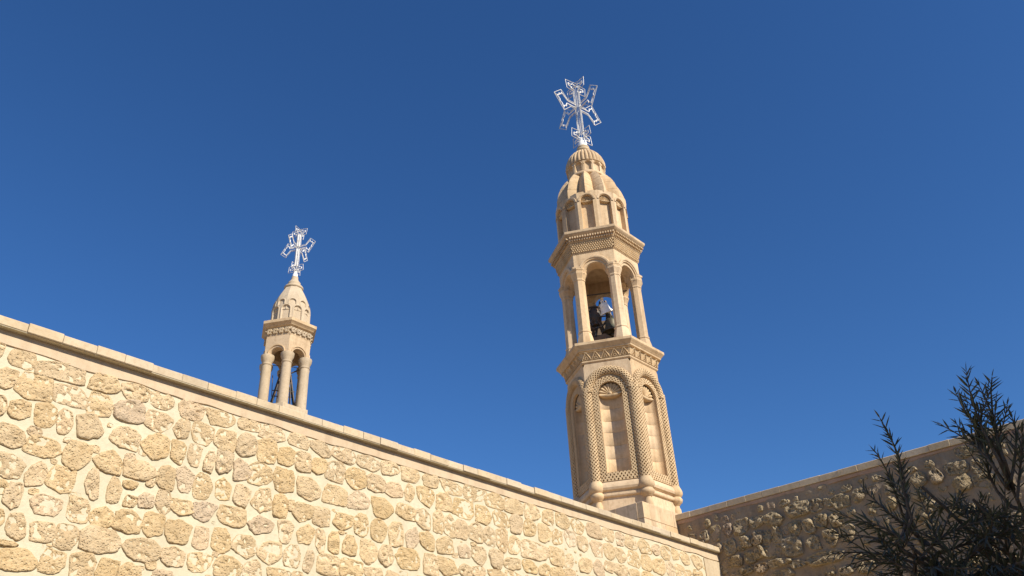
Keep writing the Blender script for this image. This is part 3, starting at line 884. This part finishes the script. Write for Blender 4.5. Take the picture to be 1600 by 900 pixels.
# folded dome of twelve gores
dome = [(1.01, 15.96), (1.03, 16.1), (1.028, 16.25), (.985, 16.42), (.945, 16.57), (.885, 16.72), (.81, 16.86), (.73, 16.98), (.645, 17.09), (.60, 17.13)]
def gore():
    rows = []
    ds = []
    for i, (r, z) in enumerate(dome):
        ds.append((r, z))
    jz = (16.34, 16.66, 16.93)
    rs = np.array([d[0] for d in dome]); zs_ = np.array([d[1] for d in dome])
    zz = sorted(set(list(np.linspace(15.96, 17.13, 34)) + [j + d for j in jz for d in (-.009, -.004, .004, .009)]))
    for z in zz:
        r = float(np.interp(z, zs_, rs))
        g_ = .007 if any(abs(z - j) < .005 for j in jz) else 0
        row = []
        for j in range(-6, 7):
            f = j / 6; a = f * PI / 12
            k = 1.0 - (.21 + .03 * min(1, (z - 15.96))) * abs(f) ** 1.08
            if abs(f) > .99: k -= .006
            row.append(((r * k - g_) * math.cos(a), (r * k - g_) * math.sin(a), z))
        rows.append(row)
    return MB().grid(np.array(rows))
rep(tmesh(gore(), 'dome_gore', ASH, 30), 'dome_gore', tw, 12)
# lantern: ring, niches, ribbed cap
tobj(MB().lathe([(.5, 17.02), (.60, 17.08), (.61, 17.11), (.60, 17.15), (.575, 17.175), (.5, 17.18)], 48), 'lantern_ring', ASH, 40)
LA = .545; LH = LA * math.tan(PI / 12)
lm = tmesh(niche_panel(LA, LH, 17.15, 17.60, .098, 17.21, 17.44, .055, True, .012), 'lantern_panel', ASH, 40)
lav = tmesh(ring_arch(.106, .132, 17.44, LA - .004, LA + .014, 16), 'archivolt', ASH, 40)
for o in rep(lm, 'lantern_panel', tw, 12, PI / 12 * .87): link('archivolt', lav, o)
na = 360; aa = np.linspace(0, 2 * PI, na, endpoint=False)
capp = [(.545, 17.575, 0), (.578, 17.585, .2), (.583, 17.66, 1), (.568, 17.76, 1), (.54, 17.86, 1), (.50, 17.955, 1), (.445, 18.045, 1), (.38, 18.125, 1), (.30, 18.20, 1), (.22, 18.25, .8), (.17, 18.275, 0), (.15, 18.30, 0)]
rows = []
for r, z, k in capp:
    rib = (np.abs(np.cos(aa * 15)) ** .6 - .6) * .10 * k
    rows.append(np.stack([(r * (1 + rib)) * np.cos(aa), (r * (1 + rib)) * np.sin(aa), np.full_like(aa, z)], -1))
tobj(MB().grid(np.array(rows), cv=True), 'ribbed_cap', ASH, 50)
tobj(MB().lathe([(.15, 18.27), (.165, 18.30), (.205, 18.325), (.215, 18.36), (.205, 18.40), (.175, 18.425), (.18, 18.44), (.19, 18.47), (.185, 18.50), (.15, 18.53), (.1, 18.535)], 28), 'finial', ASHG, 50)

# ---------------------------------------------------------------- crosses
def cross(loc, rot, L, up, down, zc_, zfoot, rt, label, mount_r, mount_h):
    c = empty('metal_cross', loc, label, 'cross', rotz=rot)
    ah = .84; shear = .5
    def arm(kind, ln, wf=1.0):
        k = L
        if kind == 'inner':
            h = [(.065, .065), (ln - .30, .065), (ln - .275, .175 * wf), (ln - .22, .15 * wf), (ln - .20, .26 * wf), (ln - .10, .265 * wf), (ln - .12, .165 * wf), (ln - .05, .105 * wf), (ln - .10, .04), (ln - .065, 0)]
        else:
            h = [(.13, .13), (ln - .37, .13), (ln - .35, .32 * wf), (ln, .35 * wf), (ln + .02, .12), (ln + .045, .05), (ln + .035, 0)]
        h = [(a * k, b * k) for a, b in h]
        return h + [(a, -b) for a, b in h[::-1][1:]]
    base = np.array(loc)
    for plane in (0, 1):
        for kind in ('outer', 'inner'):
            pts = []
            for q, ln in ((0, ah), (1, up), (2, ah), (3, down)):
                a = q * PI / 2
                if q % 2 == 0:
                    cx, f, w0 = .62, (1.0 if kind == 'outer' else .70), (.13 if kind == 'outer' else .065)
                    quad = [(-.32, -.11), (.0, -.43), (.35, .15), (.04, .44)]
                    qd = [(cx + u * f, v * f) for u, v in quad]
                    if kind == 'inner':
                        nd = []
                        for (u0, v0), (u1, v1) in zip(qd, qd[1:] + qd[:1]):
                            nd.append((u0, v0))
                            for t, d in ((.33, -.035), (.5, .02), (.67, -.035)):
                                mu, mv = u0 + (u1 - u0) * t, v0 + (v1 - v0) * t; k_ = math.hypot(mu - cx, mv) + 1e-6
                                nd.append((mu + (mu - cx) / k_ * d, mv + mv / k_ * d))
                        qd = nd[1:13]
                    line = [(w0, -w0), (qd[0][0] - .02, -w0)] + qd + [(.42, w0), (w0, w0)]
                    sg = (1 if q == 0 else -1); m1 = 1 if plane == 0 else -1
                    seq = [(sg * u * L, sg * v * L * m1) for u, v in line]
                    if m1 < 0: seq = seq[::-1]
                    pts += [(u, 0, v) for u, v in seq]
                else:
                    for (l, s) in arm(kind, ln, 1.2):
                        pts.append((s * math.sin(a), 0, l * math.sin(a)))
            P = [(x, 0, z + zc_) if plane == 0 else (0, x, z + zc_) for x, _, z in pts]
            P = [p for p in P if True]
            mb = MB()
            for a, b in zip(P, P[1:] + P[:1]):
                mb.tube([a, b], rt if kind == 'inner' else rt * .65, 6)
            o = mb.obj(kind + '_frame', CROSSM if kind == 'outer' else WHITE, c)
    # spacers between the inner and outer frames
    mb = MB()
    for plane in (0, 1):
        for sg in (-1, 1):
            for u, v in [(-.32, -.11), (.0, -.43), (.35, .15), (.04, .44)]:
                m1 = 1 if plane == 0 else -1
                A_ = [(sg * (.62 + u * f) * L, sg * m1 * v * f * L) for f in (.70, 1.0)]
                mb.tube([((x, 0, z + zc_) if plane == 0 else (0, x, z + zc_)) for x, z in A_], rt * .6, 5)
    mb.obj('spacers', CROSSM, c)['kind'] = 'stuff'
    mb = MB()
    for k in range(4):
        a = PI / 4 + k * PI / 2; q = .16 * L
        mb.tube([(q * .45 * math.cos(a), q * .45 * math.sin(a), zfoot + mount_h * .3), (q * .5 * math.cos(a), q * .5 * math.sin(a), zc_ + up * L * .8)], rt * .7, 5)
    mb.obj('stays', CROSSM, c)['kind'] = 'stuff'
    mb = MB(); mb.lathe([(mount_r, zfoot - .03), (mount_r, zfoot + mount_h * .82), (mount_r * .92, zfoot + mount_h * .9), (mount_r * .75, zfoot + mount_h * .92), (mount_r * .72, zfoot + mount_h * 1.55), (mount_r * .5, zfoot + mount_h * 1.6)], 20)
    autosmooth(mb.obj('socket', WHITE, c), 40)
    return c
VA = math.atan2(-TC[1], -TC[0])
cross((TC[0], TC[1], 18.52), VA + PI / 4, .98, 1.04, 1.42, 1.68, 0.0, .0165, 'larger white tubular double cross crowning the tall tower', .14, .22)

# ---------------------------------------------------------------- bells in the big tower
vx = np.array([TC[1], -TC[0]]) / np.linalg.norm(TC)           # to the right as seen from the yard
vf = -TC / np.linalg.norm(TC)                                  # towards the yard
def tp(r, f, z): return np.array([TC[0] + vx[0] * r + vf[0] * f, TC[1] + vx[1] * r + vf[1] * f, z])
def bell(name, loc, axis, s, mat, label):
    e = empty(name, loc, label, 'bell', None)
    M = np.array(Vector(axis).to_track_quat('-Z', 'X').to_matrix())   # local -z points to the mouth
    prof = [(.02, .50), (.10, .49), (.17, .45), (.20, .38), (.215, .25), (.245, .12), (.30, .03), (.345, -.02), (.35, -.05), (.33, -.05), (.28, .02), (.22, .12), (.19, .25), (.17, .38), (.05, .44)]
    mb = MB(); mb.lathe([(r * s, (z - .25) * s) for r, z in prof], 28, M=M)
    autosmooth(mb.obj('bell_body', mat, e), 50)
    mb = MB()
    for a, b in (((-.07, 0, .23), (-.07, 0, .36)), ((.07, 0, .23), (.07, 0, .36)), ((0, -.06, .23), (0, -.06, .36)), ((0, .06, .23), (0, .06, .36)), ((-.10, 0, .35), (.10, 0, .35))):
        mb.tube([M @ (np.array(a) * s), M @ (np.array(b) * s)], .03 * s, 6)
    mb.obj('crown', mat, e)
    mb = MB(); mb.tube([M @ (np.array(p) * s) for p in ((0, 0, .15), (0, 0, -.2), (0, 0, -.36))], [.015 * s, .018 * s, .02 * s], 6)
    mb.lathe([(.01, -.05), (.05, -.03), (.06, 0), (.05, .03), (.01, .05)], 10, M=M * s, off=M @ (np.array((0, 0, -.36)) * s))
    mb.obj('clapper', DARKM, e)
    return e
ax = np.array([*(vx * .30 - vf * .38), -.9])
bell('white_bell', tp(.05, .42, 12.60), ax, .54, WHITE, 'white painted bell swung to one side in the tall tower')
bell('bronze_bell', tp(.17, .30, 12.12), (0.03, 0.02, -1), .76, BRONZE, 'dark bronze bell hanging below the white bell')
fr = empty('bell_stand', (TC[0], TC[1], 11.25), 'dark iron bell frame with wheel inside the tall tower', 'bell frame')
def frame_part(name, segs, r, mat=DARKM, ns=6):
    mb = MB()
    for s in segs: mb.tube([p - np.array([TC[0], TC[1], 11.25]) for p in s], r, ns)
    return mb.obj(name, mat, fr)
for f in (-.38, .1):
    frame_part('leg', [[tp(-.42, f, 11.25), tp(-.05, f, 12.98)]], .035)
    frame_part('leg', [[tp(.46, f, 11.25), tp(.08, f, 12.98)]], .035)
    frame_part('tie_bar', [[tp(-.28, f, 11.95), tp(.32, f, 11.95)]], .025)
frame_part('yoke_beam', [[tp(.0, -.5, 13.0), tp(.0, .2, 13.0)]], .05, WOOD)
frame_part('cross_bar', [[tp(-.7, 0, 13.28), tp(.7, 0, 13.28)]], .018)
wh = []
for k in range(24):
    a, b = 2 * PI * k / 24, 2 * PI * (k + 1) / 24
    wh.append([tp(-.25 + .33 * math.cos(a), .22, 12.45 + .33 * math.sin(a)), tp(-.25 + .33 * math.cos(b), .22, 12.45 + .33 * math.sin(b))])
frame_part('wheel_rim', wh, .028)
for k in range(6):
    a = PI * k / 6
    if k % 2 == 0: frame_part('wheel_spoke', [[tp(-.25 + .32 * math.cos(a), .22, 12.45 + .32 * math.sin(a)), tp(-.25 - .32 * math.cos(a), .22, 12.45 - .32 * math.sin(a))]], .018)
mb = MB()
o3 = tp(-.22, .1, 12.55) - np.array([TC[0], TC[1], 11.25])
rows = []
for i in range(9):
    t = i / 8; r = .17 * math.sin(PI * min(.97, max(.12, t))) ** .4
    rows.append([o3 + np.array([r * math.cos(a), r * math.sin(a), -.3 + .6 * t]) for a in np.linspace(0, 2 * PI, 17)[:-1]])
mb.loft(rows); mb.obj('striker_motor', DARKM, fr)
mb = MB(); mb.box(tp(-.05, 0, 11.62) - np.array([TC[0], TC[1], 11.25]), (.8, .6, .34)); mb.box(tp(.05, -.25, 12.05) - np.array([TC[0], TC[1], 11.25]), (.30, .95, .9), np.array([[math.cos(VA), -math.sin(VA), 0], [math.sin(VA), math.cos(VA), 0], [0, 0, 1]])); mb.box(tp(-.05, 0, 11.82) - np.array([TC[0], TC[1], 11.25]), (.6, .45, .1))
mb.obj('gear_housing', WOOD, fr)

# ---------------------------------------------------------------- small bell tower
S2 = 20.0 / 17.0
def zs2(z): return EYE + (z - EYE) * S2
SC = np.array([10.775, 17.0]) * S2
B2 = 5.7
st = empty('bell_tower', (SC[0], SC[1], B2), 'small six column bell turret rising behind the sunlit wall', 'bell tower', rotz=math.radians(210))
def smesh(mb, name, mat, ang=None):
    out = []
    for v in mb.v:
        v = v.copy(); v[:, :2] *= S2; v[:, 2] = EYE + (v[:, 2] - EYE) * S2 - B2; out.append(v)
    mb.v = out
    me = mb.mesh(name, mat)
    if ang:
        me.polygons.foreach_set('use_smooth', [True] * len(me.polygons)); me.set_sharp_from_angle(angle=math.radians(ang))
    return me
def sobj(mb, name, mat, ang=None): return link(name, smesh(mb, name, mat, ang), st)
zb = 1.6 + (B2 - 1.6) / S2 + .02
sobj(hexloft([(.72, zb), (.72, 10.14), (.735, 10.15), (.735, 10.27)]), 'lower_shaft', ASHG, 25)
SR = .545
cp = [(.128, 10.25), (.126, 10.6), (.12, 11.42), (.135, 11.435), (.138, 11.46), (.122, 11.475), (.13, 11.52), (.165, 11.60), (.172, 11.66), (.172, 11.70), (.15, 11.715)]
rep(smesh(MB().lathe(cp, 24, (SR, 0)), 'column', ASHG, 45), 'column', st, 6, PI / 6)
# arches
sBA, sBZ, sBR = .56, 11.70, .185
BA, BH, BZ, BR = sBA, sBA * math.tan(PI / 6), sBZ, sBR
def arch_wall2():
    na = 26
    def arc(x, r): return [(x, r * math.cos(PI - PI * k / na), BZ + r * math.sin(PI - PI * k / na)) for k in range(na + 1)]
    def rec(x, hu, z1):
        out = []
        for k in range(na + 1):
            a = PI - PI * k / na; c, s = math.cos(a), math.sin(a)
            t = min(hu / abs(c) if abs(c) > 1e-6 else 1e9, (z1 - BZ) / s if s > 1e-6 else 1e9)
            out.append((x, c * t, BZ + s * t))
        return out
    back = BA - .2; hb = back * math.tan(PI / 6)
    mb = MB(); mb.grid(np.array([rec(back, hb, 12.27), arc(back, BR), arc(BA - .012, BR), arc(BA, BR + .008), rec(BA, BH, 12.27)]))
    f = [(BA, -BH, BZ), (BA, -BR, BZ), (back, -BR, BZ), (back, -hb, BZ)]
    mb.add(f, [(0, 1, 2, 3)]); mb.add([(x, -y, z) for x, y, z in f], [(3, 2, 1, 0)])
    return mb
rep(smesh(arch_wall2(), 'arch_wall', ASH, 30), 'arch_wall', st, 6)
rep(smesh(ring_arch(sBR + .02, sBR + .055, sBZ + .03, sBA - .004, sBA + .022, 24, leg=.02), 'hood_mould', ASH, 40), 'hood_mould', st, 6)
sobj(hexloft([(.63, 12.24), (.3, 12.245), (.28, 12.4)]), 'belfry_ceiling', ASH)
sobj(hexloft([(.60, 12.225), (.65, 12.228), (.652, 12.24), (.638, 12.243), (.638, 12.468), (.652, 12.475), (.70, 12.50), (.72, 12.53), (.76, 12.56), (.785, 12.58), (.785, 12.655), (.775, 12.665), (.60, 12.69)]), 'cornice', ASH, 25)
def rosette(u, v, hu, H):
    p = hu * 2 / 4; uu = ((u / p) % 1.0 - .5) * p; vv = v - H / 2
    r = np.hypot(uu, vv); a = np.arctan2(vv, uu)
    pet = r - .088 * (.66 + .34 * np.abs(np.cos(3 * a)))
    hole = sst(r, .012, .02)
    groove = sst(np.abs(np.sin(3 * a)) * r, .004, .008) * (r > .03) * .45
    return np.clip(sst(pet, -.004, .008) - hole * .7 - groove, 0, 1)
rep(smesh(frieze(.653, 12.245, .653, 12.47, rosette, .05, res=.0075, base=-.012), 'rosette_frieze', ASHG), 'rosette_frieze', st, 6)
# dome with two rows of niches
sd = [(.515, 12.60), (.515, 12.72), (.512, 13.0), (.503, 13.2), (.475, 13.38), (.432, 13.53), (.375, 13.67), (.315, 13.79), (.262, 13.89), (.225, 13.96)]
rs = np.array([d[0] for d in sd]); zsd = np.array([d[1] for d in sd])
na_, nz_ = 400, 150
aa = np.linspace(0, 2 * PI, na_, endpoint=False); zz = np.linspace(12.60, 13.96, nz_)
A, Zg = np.meshgrid(aa, zz, indexing='xy')
R0 = np.interp(Zg, zsd, rs)
def row_niche(zb_, zs_, hw, off):
    a = ((A - off + PI / 10) % (PI / 5)) - PI / 10
    u = a * R0
    dz = np.clip(Zg - zs_, 0, None)
    d = np.where(Zg > zs_, np.hypot(u, dz), np.abs(u))
    d = np.where(Zg < zb_, 9, d)
    inside = sst(d, hw - .006, hw + .006)
    rim = sst(np.abs(d - hw - .018), .010, .018)
    return inside, rim, u, dz
off1 = math.radians(240 - 210 - 1.5) + PI / 10
i1, r1, u1, d1 = row_niche(12.66, 13.075, .105, off1)
i2, r2, u2, d2 = row_niche(13.22, 13.31, .085, off1 + PI / 10)
fac = np.cos(PI / 10) / np.cos(((A - off1) % (PI / 5)) - PI / 10)
R = R0 * (1 + (fac - .975) * np.clip((Zg - 13.3) / .2, 0, 1)) - .035 * i1 - .03 * i2 + .012 * np.maximum(r1, r2) * (1 - np.maximum(i1, i2))
bar = sst(np.abs(Zg - 13.06), .008, .016) * i1 * .018; bar2 = sst(np.abs(u1), .008, .014) * i1 * (Zg > 13.06) * .016
R = R + bar + bar2
P = np.stack([R * np.cos(A), R * np.sin(A), Zg], -1)
sobj(MB().grid(P, cv=True), 'niched_dome', ASHG, 60)
sobj(MB().lathe([(.2, 13.93), (.252, 13.955), (.262, 13.985), (.25, 14.02), (.185, 14.05), (.165, 14.08), (.175, 14.12), (.17, 14.16), (.12, 14.22), (.095, 14.28), (.09, 14.36), (.05, 14.37)], 28), 'finial', ASHG, 50)
VA2 = math.atan2(-SC[1], -SC[0])
cross((SC[0], SC[1], zs2(14.34)), VA2 + PI / 4 + math.radians(12), .66, 1.12, 1.42, 1.20, 0.0, .0125, 'smaller pale metal double cross crowning the small turret', .085, .15)
# bell and frame in the small tower
vx2 = np.array([SC[1], -SC[0]]) / np.linalg.norm(SC); vf2 = -SC / np.linalg.norm(SC)
sf = empty('bell_stand', (SC[0], SC[1], zs2(10.27)), 'thin dark iron bell frame between the turret columns', 'bell frame')
def sp(r, f, z): return np.array([vx2[0] * r + vf2[0] * f, vx2[1] * r + vf2[1] * f, z - zs2(10.27)])
def sfr(name, segs, r, mat=DARKM):
    mb = MB()
    for s in segs: mb.tube(list(s), r, 6)
    return mb.obj(name, mat, sf)
zt, z0_ = 13.05, zs2(10.27)
for f in (-.2, .2):
    sfr('leg', [(sp(-.36, f, z0_), sp(-.12, f, zt))], .022); sfr('leg', [(sp(.42, f, z0_), sp(.17, f, zt))], .022)
    sfr('leg', [(sp(.26, f, z0_), sp(.20, f, 12.75))], .018)
    sfr('tie_bar', [(sp(-.3, f, 12.45), sp(.34, f, 12.45))], .016)
sfr('yoke_beam', [(sp(-.18, 0, zt), sp(.22, 0, zt))], .04)
sfr('tie_rod', [(sp(-.62, .1, 13.33), sp(.55, .1, 13.30))], .010)
sfr('bell_rope', [(sp(-.30, .3, 12.2), sp(-.34, .3, 12.9))], .012)
sfr('lever', [(sp(.1, .1, zt), sp(.42, .15, 13.22))], .022)
bell('bronze_bell', (SC[0] + vx2[0] * .04, SC[1] + vx2[1] * .04, 12.78), (0.1, 0.05, -1), .50, BRONZE, 'small dark bell hanging between the turret columns')

# ---------------------------------------------------------------- olive tree
tb = Vector((4.95, 0.55, 0))
ot = empty('olive_tree', tb, 'dark shaded olive tree with narrow leaves in front of the rough wall', 'tree')
ro = random.Random(21)
def pix(px, py, dist):
    d = ray(px, py); d = d / np.hypot(d[0], d[1]) * dist
    return Vector((d[0], d[1], d[2] + EYE))
shoots = []      # (start, control, end)
fork = Vector((4.92, .58, 1.55))
tips = [(1375, 640, 4.6, (1418, 800)), (1388, 662, 4.65, (1420, 800)), (1366, 690, 4.7, (1412, 810)), (1402, 700, 4.6, (1425, 810)), (1385, 735, 4.7, (1430, 830)),
        (1510, 567, 4.5, (1562, 720)), (1550, 575, 4.6, (1568, 730)), (1470, 650, 4.5, (1556, 735)), (1494, 600, 4.55, (1556, 700)), (1530, 588, 4.65, (1566, 715)), (1582, 640, 4.6, (1580, 750)),
        (1556, 612, 4.55, (1570, 720)), (1500, 655, 4.6, (1560, 740)), (1525, 640, 4.5, (1565, 750)), (1600, 668, 4.6, (1590, 780)), (1540, 660, 4.7, (1560, 770)),
        (1298, 852, 4.3, (1430, 880)), (1310, 788, 4.5, (1425, 850)), (1325, 822, 4.2, (1420, 865)), (1332, 868, 4.3, (1430, 900)), (1348, 748, 4.7, (1430, 835)), (1340, 800, 4.4, (1430, 860))]
for k in range(54):
    while True:
        px, py = ro.uniform(1330, 1690), ro.uniform(700, 1000)
        lim = 765 if px > 1480 else 770 + (1480 - px) * .62
        if py > lim and (px - 1330) / 220 + (py - 700) / 420 > ro.random(): break
    tips.append((px, py, ro.uniform(4.05, 5.3), ro.uniform(.4, .7)))
for k in range(5): tips.append((ro.uniform(1330, 1500), ro.uniform(820, 920), ro.uniform(4.1, 5.0), ro.uniform(.35, .55)))
mbB = MB(); mbL = MB()
LV = np.array([(0, 0, 0), (.26, .5, .03), (.62, .46, .0), (1, 0, -.06), (.62, -.46, .0), (.26, -.5, .03), (.26, 0, -.04), (.62, 0, -.05)])
LF = [(0, 6, 1), (6, 7, 2, 1), (7, 3, 2), (0, 5, 6), (5, 4, 7, 6), (4, 3, 7)]
def leaf(p, d, up, ln, wd):
    d = d.normalized(); s = d.cross(up)
    if s.length < 1e-3: s = Vector((1, 0, 0))
    s.normalize(); n = s.cross(d)
    Mx = np.array([tuple(d * ln), tuple(s * wd), tuple(n * ln)])
    mbL.add(LV @ Mx + np.array(p), LF)
def bez(a, b, c, t): return a * (1 - t) ** 2 + b * 2 * t * (1 - t) + c * t * t
def shoot(a, b, c, r0, r1, leaf_from, gap, ln):
    n = 9
    pts = [bez(a, b, c, i / n) for i in range(n + 1)]
    mbB.tube([p - tb for p in pts], [r0 + (r1 - r0) * i / n for i in range(n + 1)], 5)
    L = (c - a).length
    t = leaf_from; k = 0
    ph = ro.uniform(0, 6.28)
    while t < 1.0:
        p = bez(a, b, c, t); tn = (bez(a, b, c, min(1, t + .03)) - bez(a, b, c, t - .03)).normalized()
        s1 = tn.cross(Vector((ro.uniform(-.2, .2), ro.uniform(-.2, .2), 1)));
        if s1.length < 1e-3: s1 = Vector((1, 0, 0))
        s1.normalize(); s2 = tn.cross(s1)
        ang = ph + k * PI / 2 + ro.uniform(-.3, .3)
        side = s1 * math.cos(ang) + s2 * math.sin(ang)
        for sg in (-1, 1):
            if ro.random() < .08: continue
            d = tn * ro.uniform(.75, 1.25) + side * sg * ro.uniform(.55, .95) + Vector((0, 0, ro.uniform(-.35, .1)))
            l = ln * ro.uniform(.75, 1.2) * (1 - .35 * max(0, t - .75) / .25)
            leaf(p - tb, d, Vector((ro.uniform(-.5, .5), ro.uniform(-.5, .5), 1)), l, l * ro.uniform(.105, .145))
        t += gap / L * ro.uniform(.8, 1.2); k += 1
    d = (c - bez(a, b, c, .93)).normalized(); leaf(c - tb, d, Vector((0, 0, 1)), ln * .7, ln * .14)
nodes = []
limbs = [pix(1600, 880, 4.7), pix(1500, 900, 4.5), pix(1420, 930, 4.55), pix(1660, 800, 4.9), pix(1560, 840, 5.0), pix(1450, 850, 4.9), pix(1520, 780, 4.6), pix(1400, 850, 4.6), pix(1580, 760, 4.65), pix(1440, 760, 4.7)]
for i, q in enumerate(limbs):
    a = fork; b = (a + q) / 2 + Vector((ro.uniform(-.12, .12), ro.uniform(-.12, .12), .1))
    n = 10; pts = [bez(a, b, q, k / n) for k in range(n + 1)]
    mbB.tube([p - tb for p in pts], [.019 - .011 * k / n for k in range(n + 1)], 6)
    nodes += [pts[k] for k in (4, 6, 7, 8, 9, 10)]
for (px, py, ds, ln) in tips:
    c = pix(px, py + 14, ds)
    l_ = .5 if isinstance(ln, tuple) else ln
    cand = sorted(nodes, key=lambda q: abs((q - c).length - l_) + (1.0 if q.z > c.z + .05 else 0))
    a = cand[ro.randint(0, 2)]
    if isinstance(ln, tuple):
        a = pix(ln[0], ln[1], ds + ro.uniform(-.05, .1))
        q = min(nodes, key=lambda n_: (n_ - a).length + (1.0 if n_.z > a.z else 0))
        mbB.tube([q - tb, (q + a) / 2 - tb + Vector((0, 0, -.03)), a - tb], [.012, .010, .0085], 5)
    b = (a + c) / 2 + Vector((ro.uniform(-.06, .06), ro.uniform(-.06, .06), ro.uniform(-.02, .1)))
    L = (c - a).length
    shoot(a, b, c, .008, .0022, max(.12, 1 - .6 / L), .024, ro.uniform(.066, .092))
    for k in range((1 if px > 1450 else 0) if isinstance(ln, tuple) else ro.randint(1, 3)):
        t = ro.uniform(.15, .5) if isinstance(ln, tuple) else ro.uniform(.3, .75); p = bez(a, b, c, t)
        tn = (c - a).normalized(); sd_ = tn.cross(Vector((ro.uniform(-1, 1), ro.uniform(-1, 1), ro.uniform(-1, 1)))).normalized()
        e = p + (tn * .8 + sd_ * .55).normalized() * ro.uniform(.14, .30)
        shoot(p, (p + e) / 2 + sd_ * .02, e, .004, .0018, .12, .023, ro.uniform(.055, .08))
# trunk
pts = [(0, 0, -.05), (.02, .01, .3), (-.02, .03, .7), (.01, .0, 1.1), tuple(fork - tb)]
mbT = MB(); mbT.tube(pts, [.12, .095, .08, .07, .05], 12)
autosmooth(mbT.obj('trunk', BARK, ot), 60)
autosmooth(mbB.obj('branches', BARK, ot), 60)
o = mbL.obj('crown', LEAF, ot)

# ---------------------------------------------------------------- unseen building added behind the viewer to throw shade over the olive tree
cb = empty('shade_building', (4.7, -5.2, 0), 'plain stone building added out of view to shade the olive tree, with parapet and windows', 'building')
mb = MB(); mb.box((0, 0, 4.2), (6.4, 5.0, 8.4)); mb.obj('wall', ASH, cb)
mb = MB(); mb.box((0, 0, 8.46), (6.6, 5.2, .12)); mb.obj('parapet_coping', COP, cb)
mb = MB(); mb.box((0, 2.51, 1.1), (1.1, .06, 2.2)); d_ = mb.obj('door', WOOD, cb)
for x in (-2, 2):
    mb = MB(); mb.box((x, 2.51, 4.6), (.9, .06, 1.4)); w_ = mb.obj('window', WOOD, cb)
    mb = MB(); mb.box((x, 2.56, 3.87), (1.1, .14, .08)); mb.obj('sill', COP, w_)
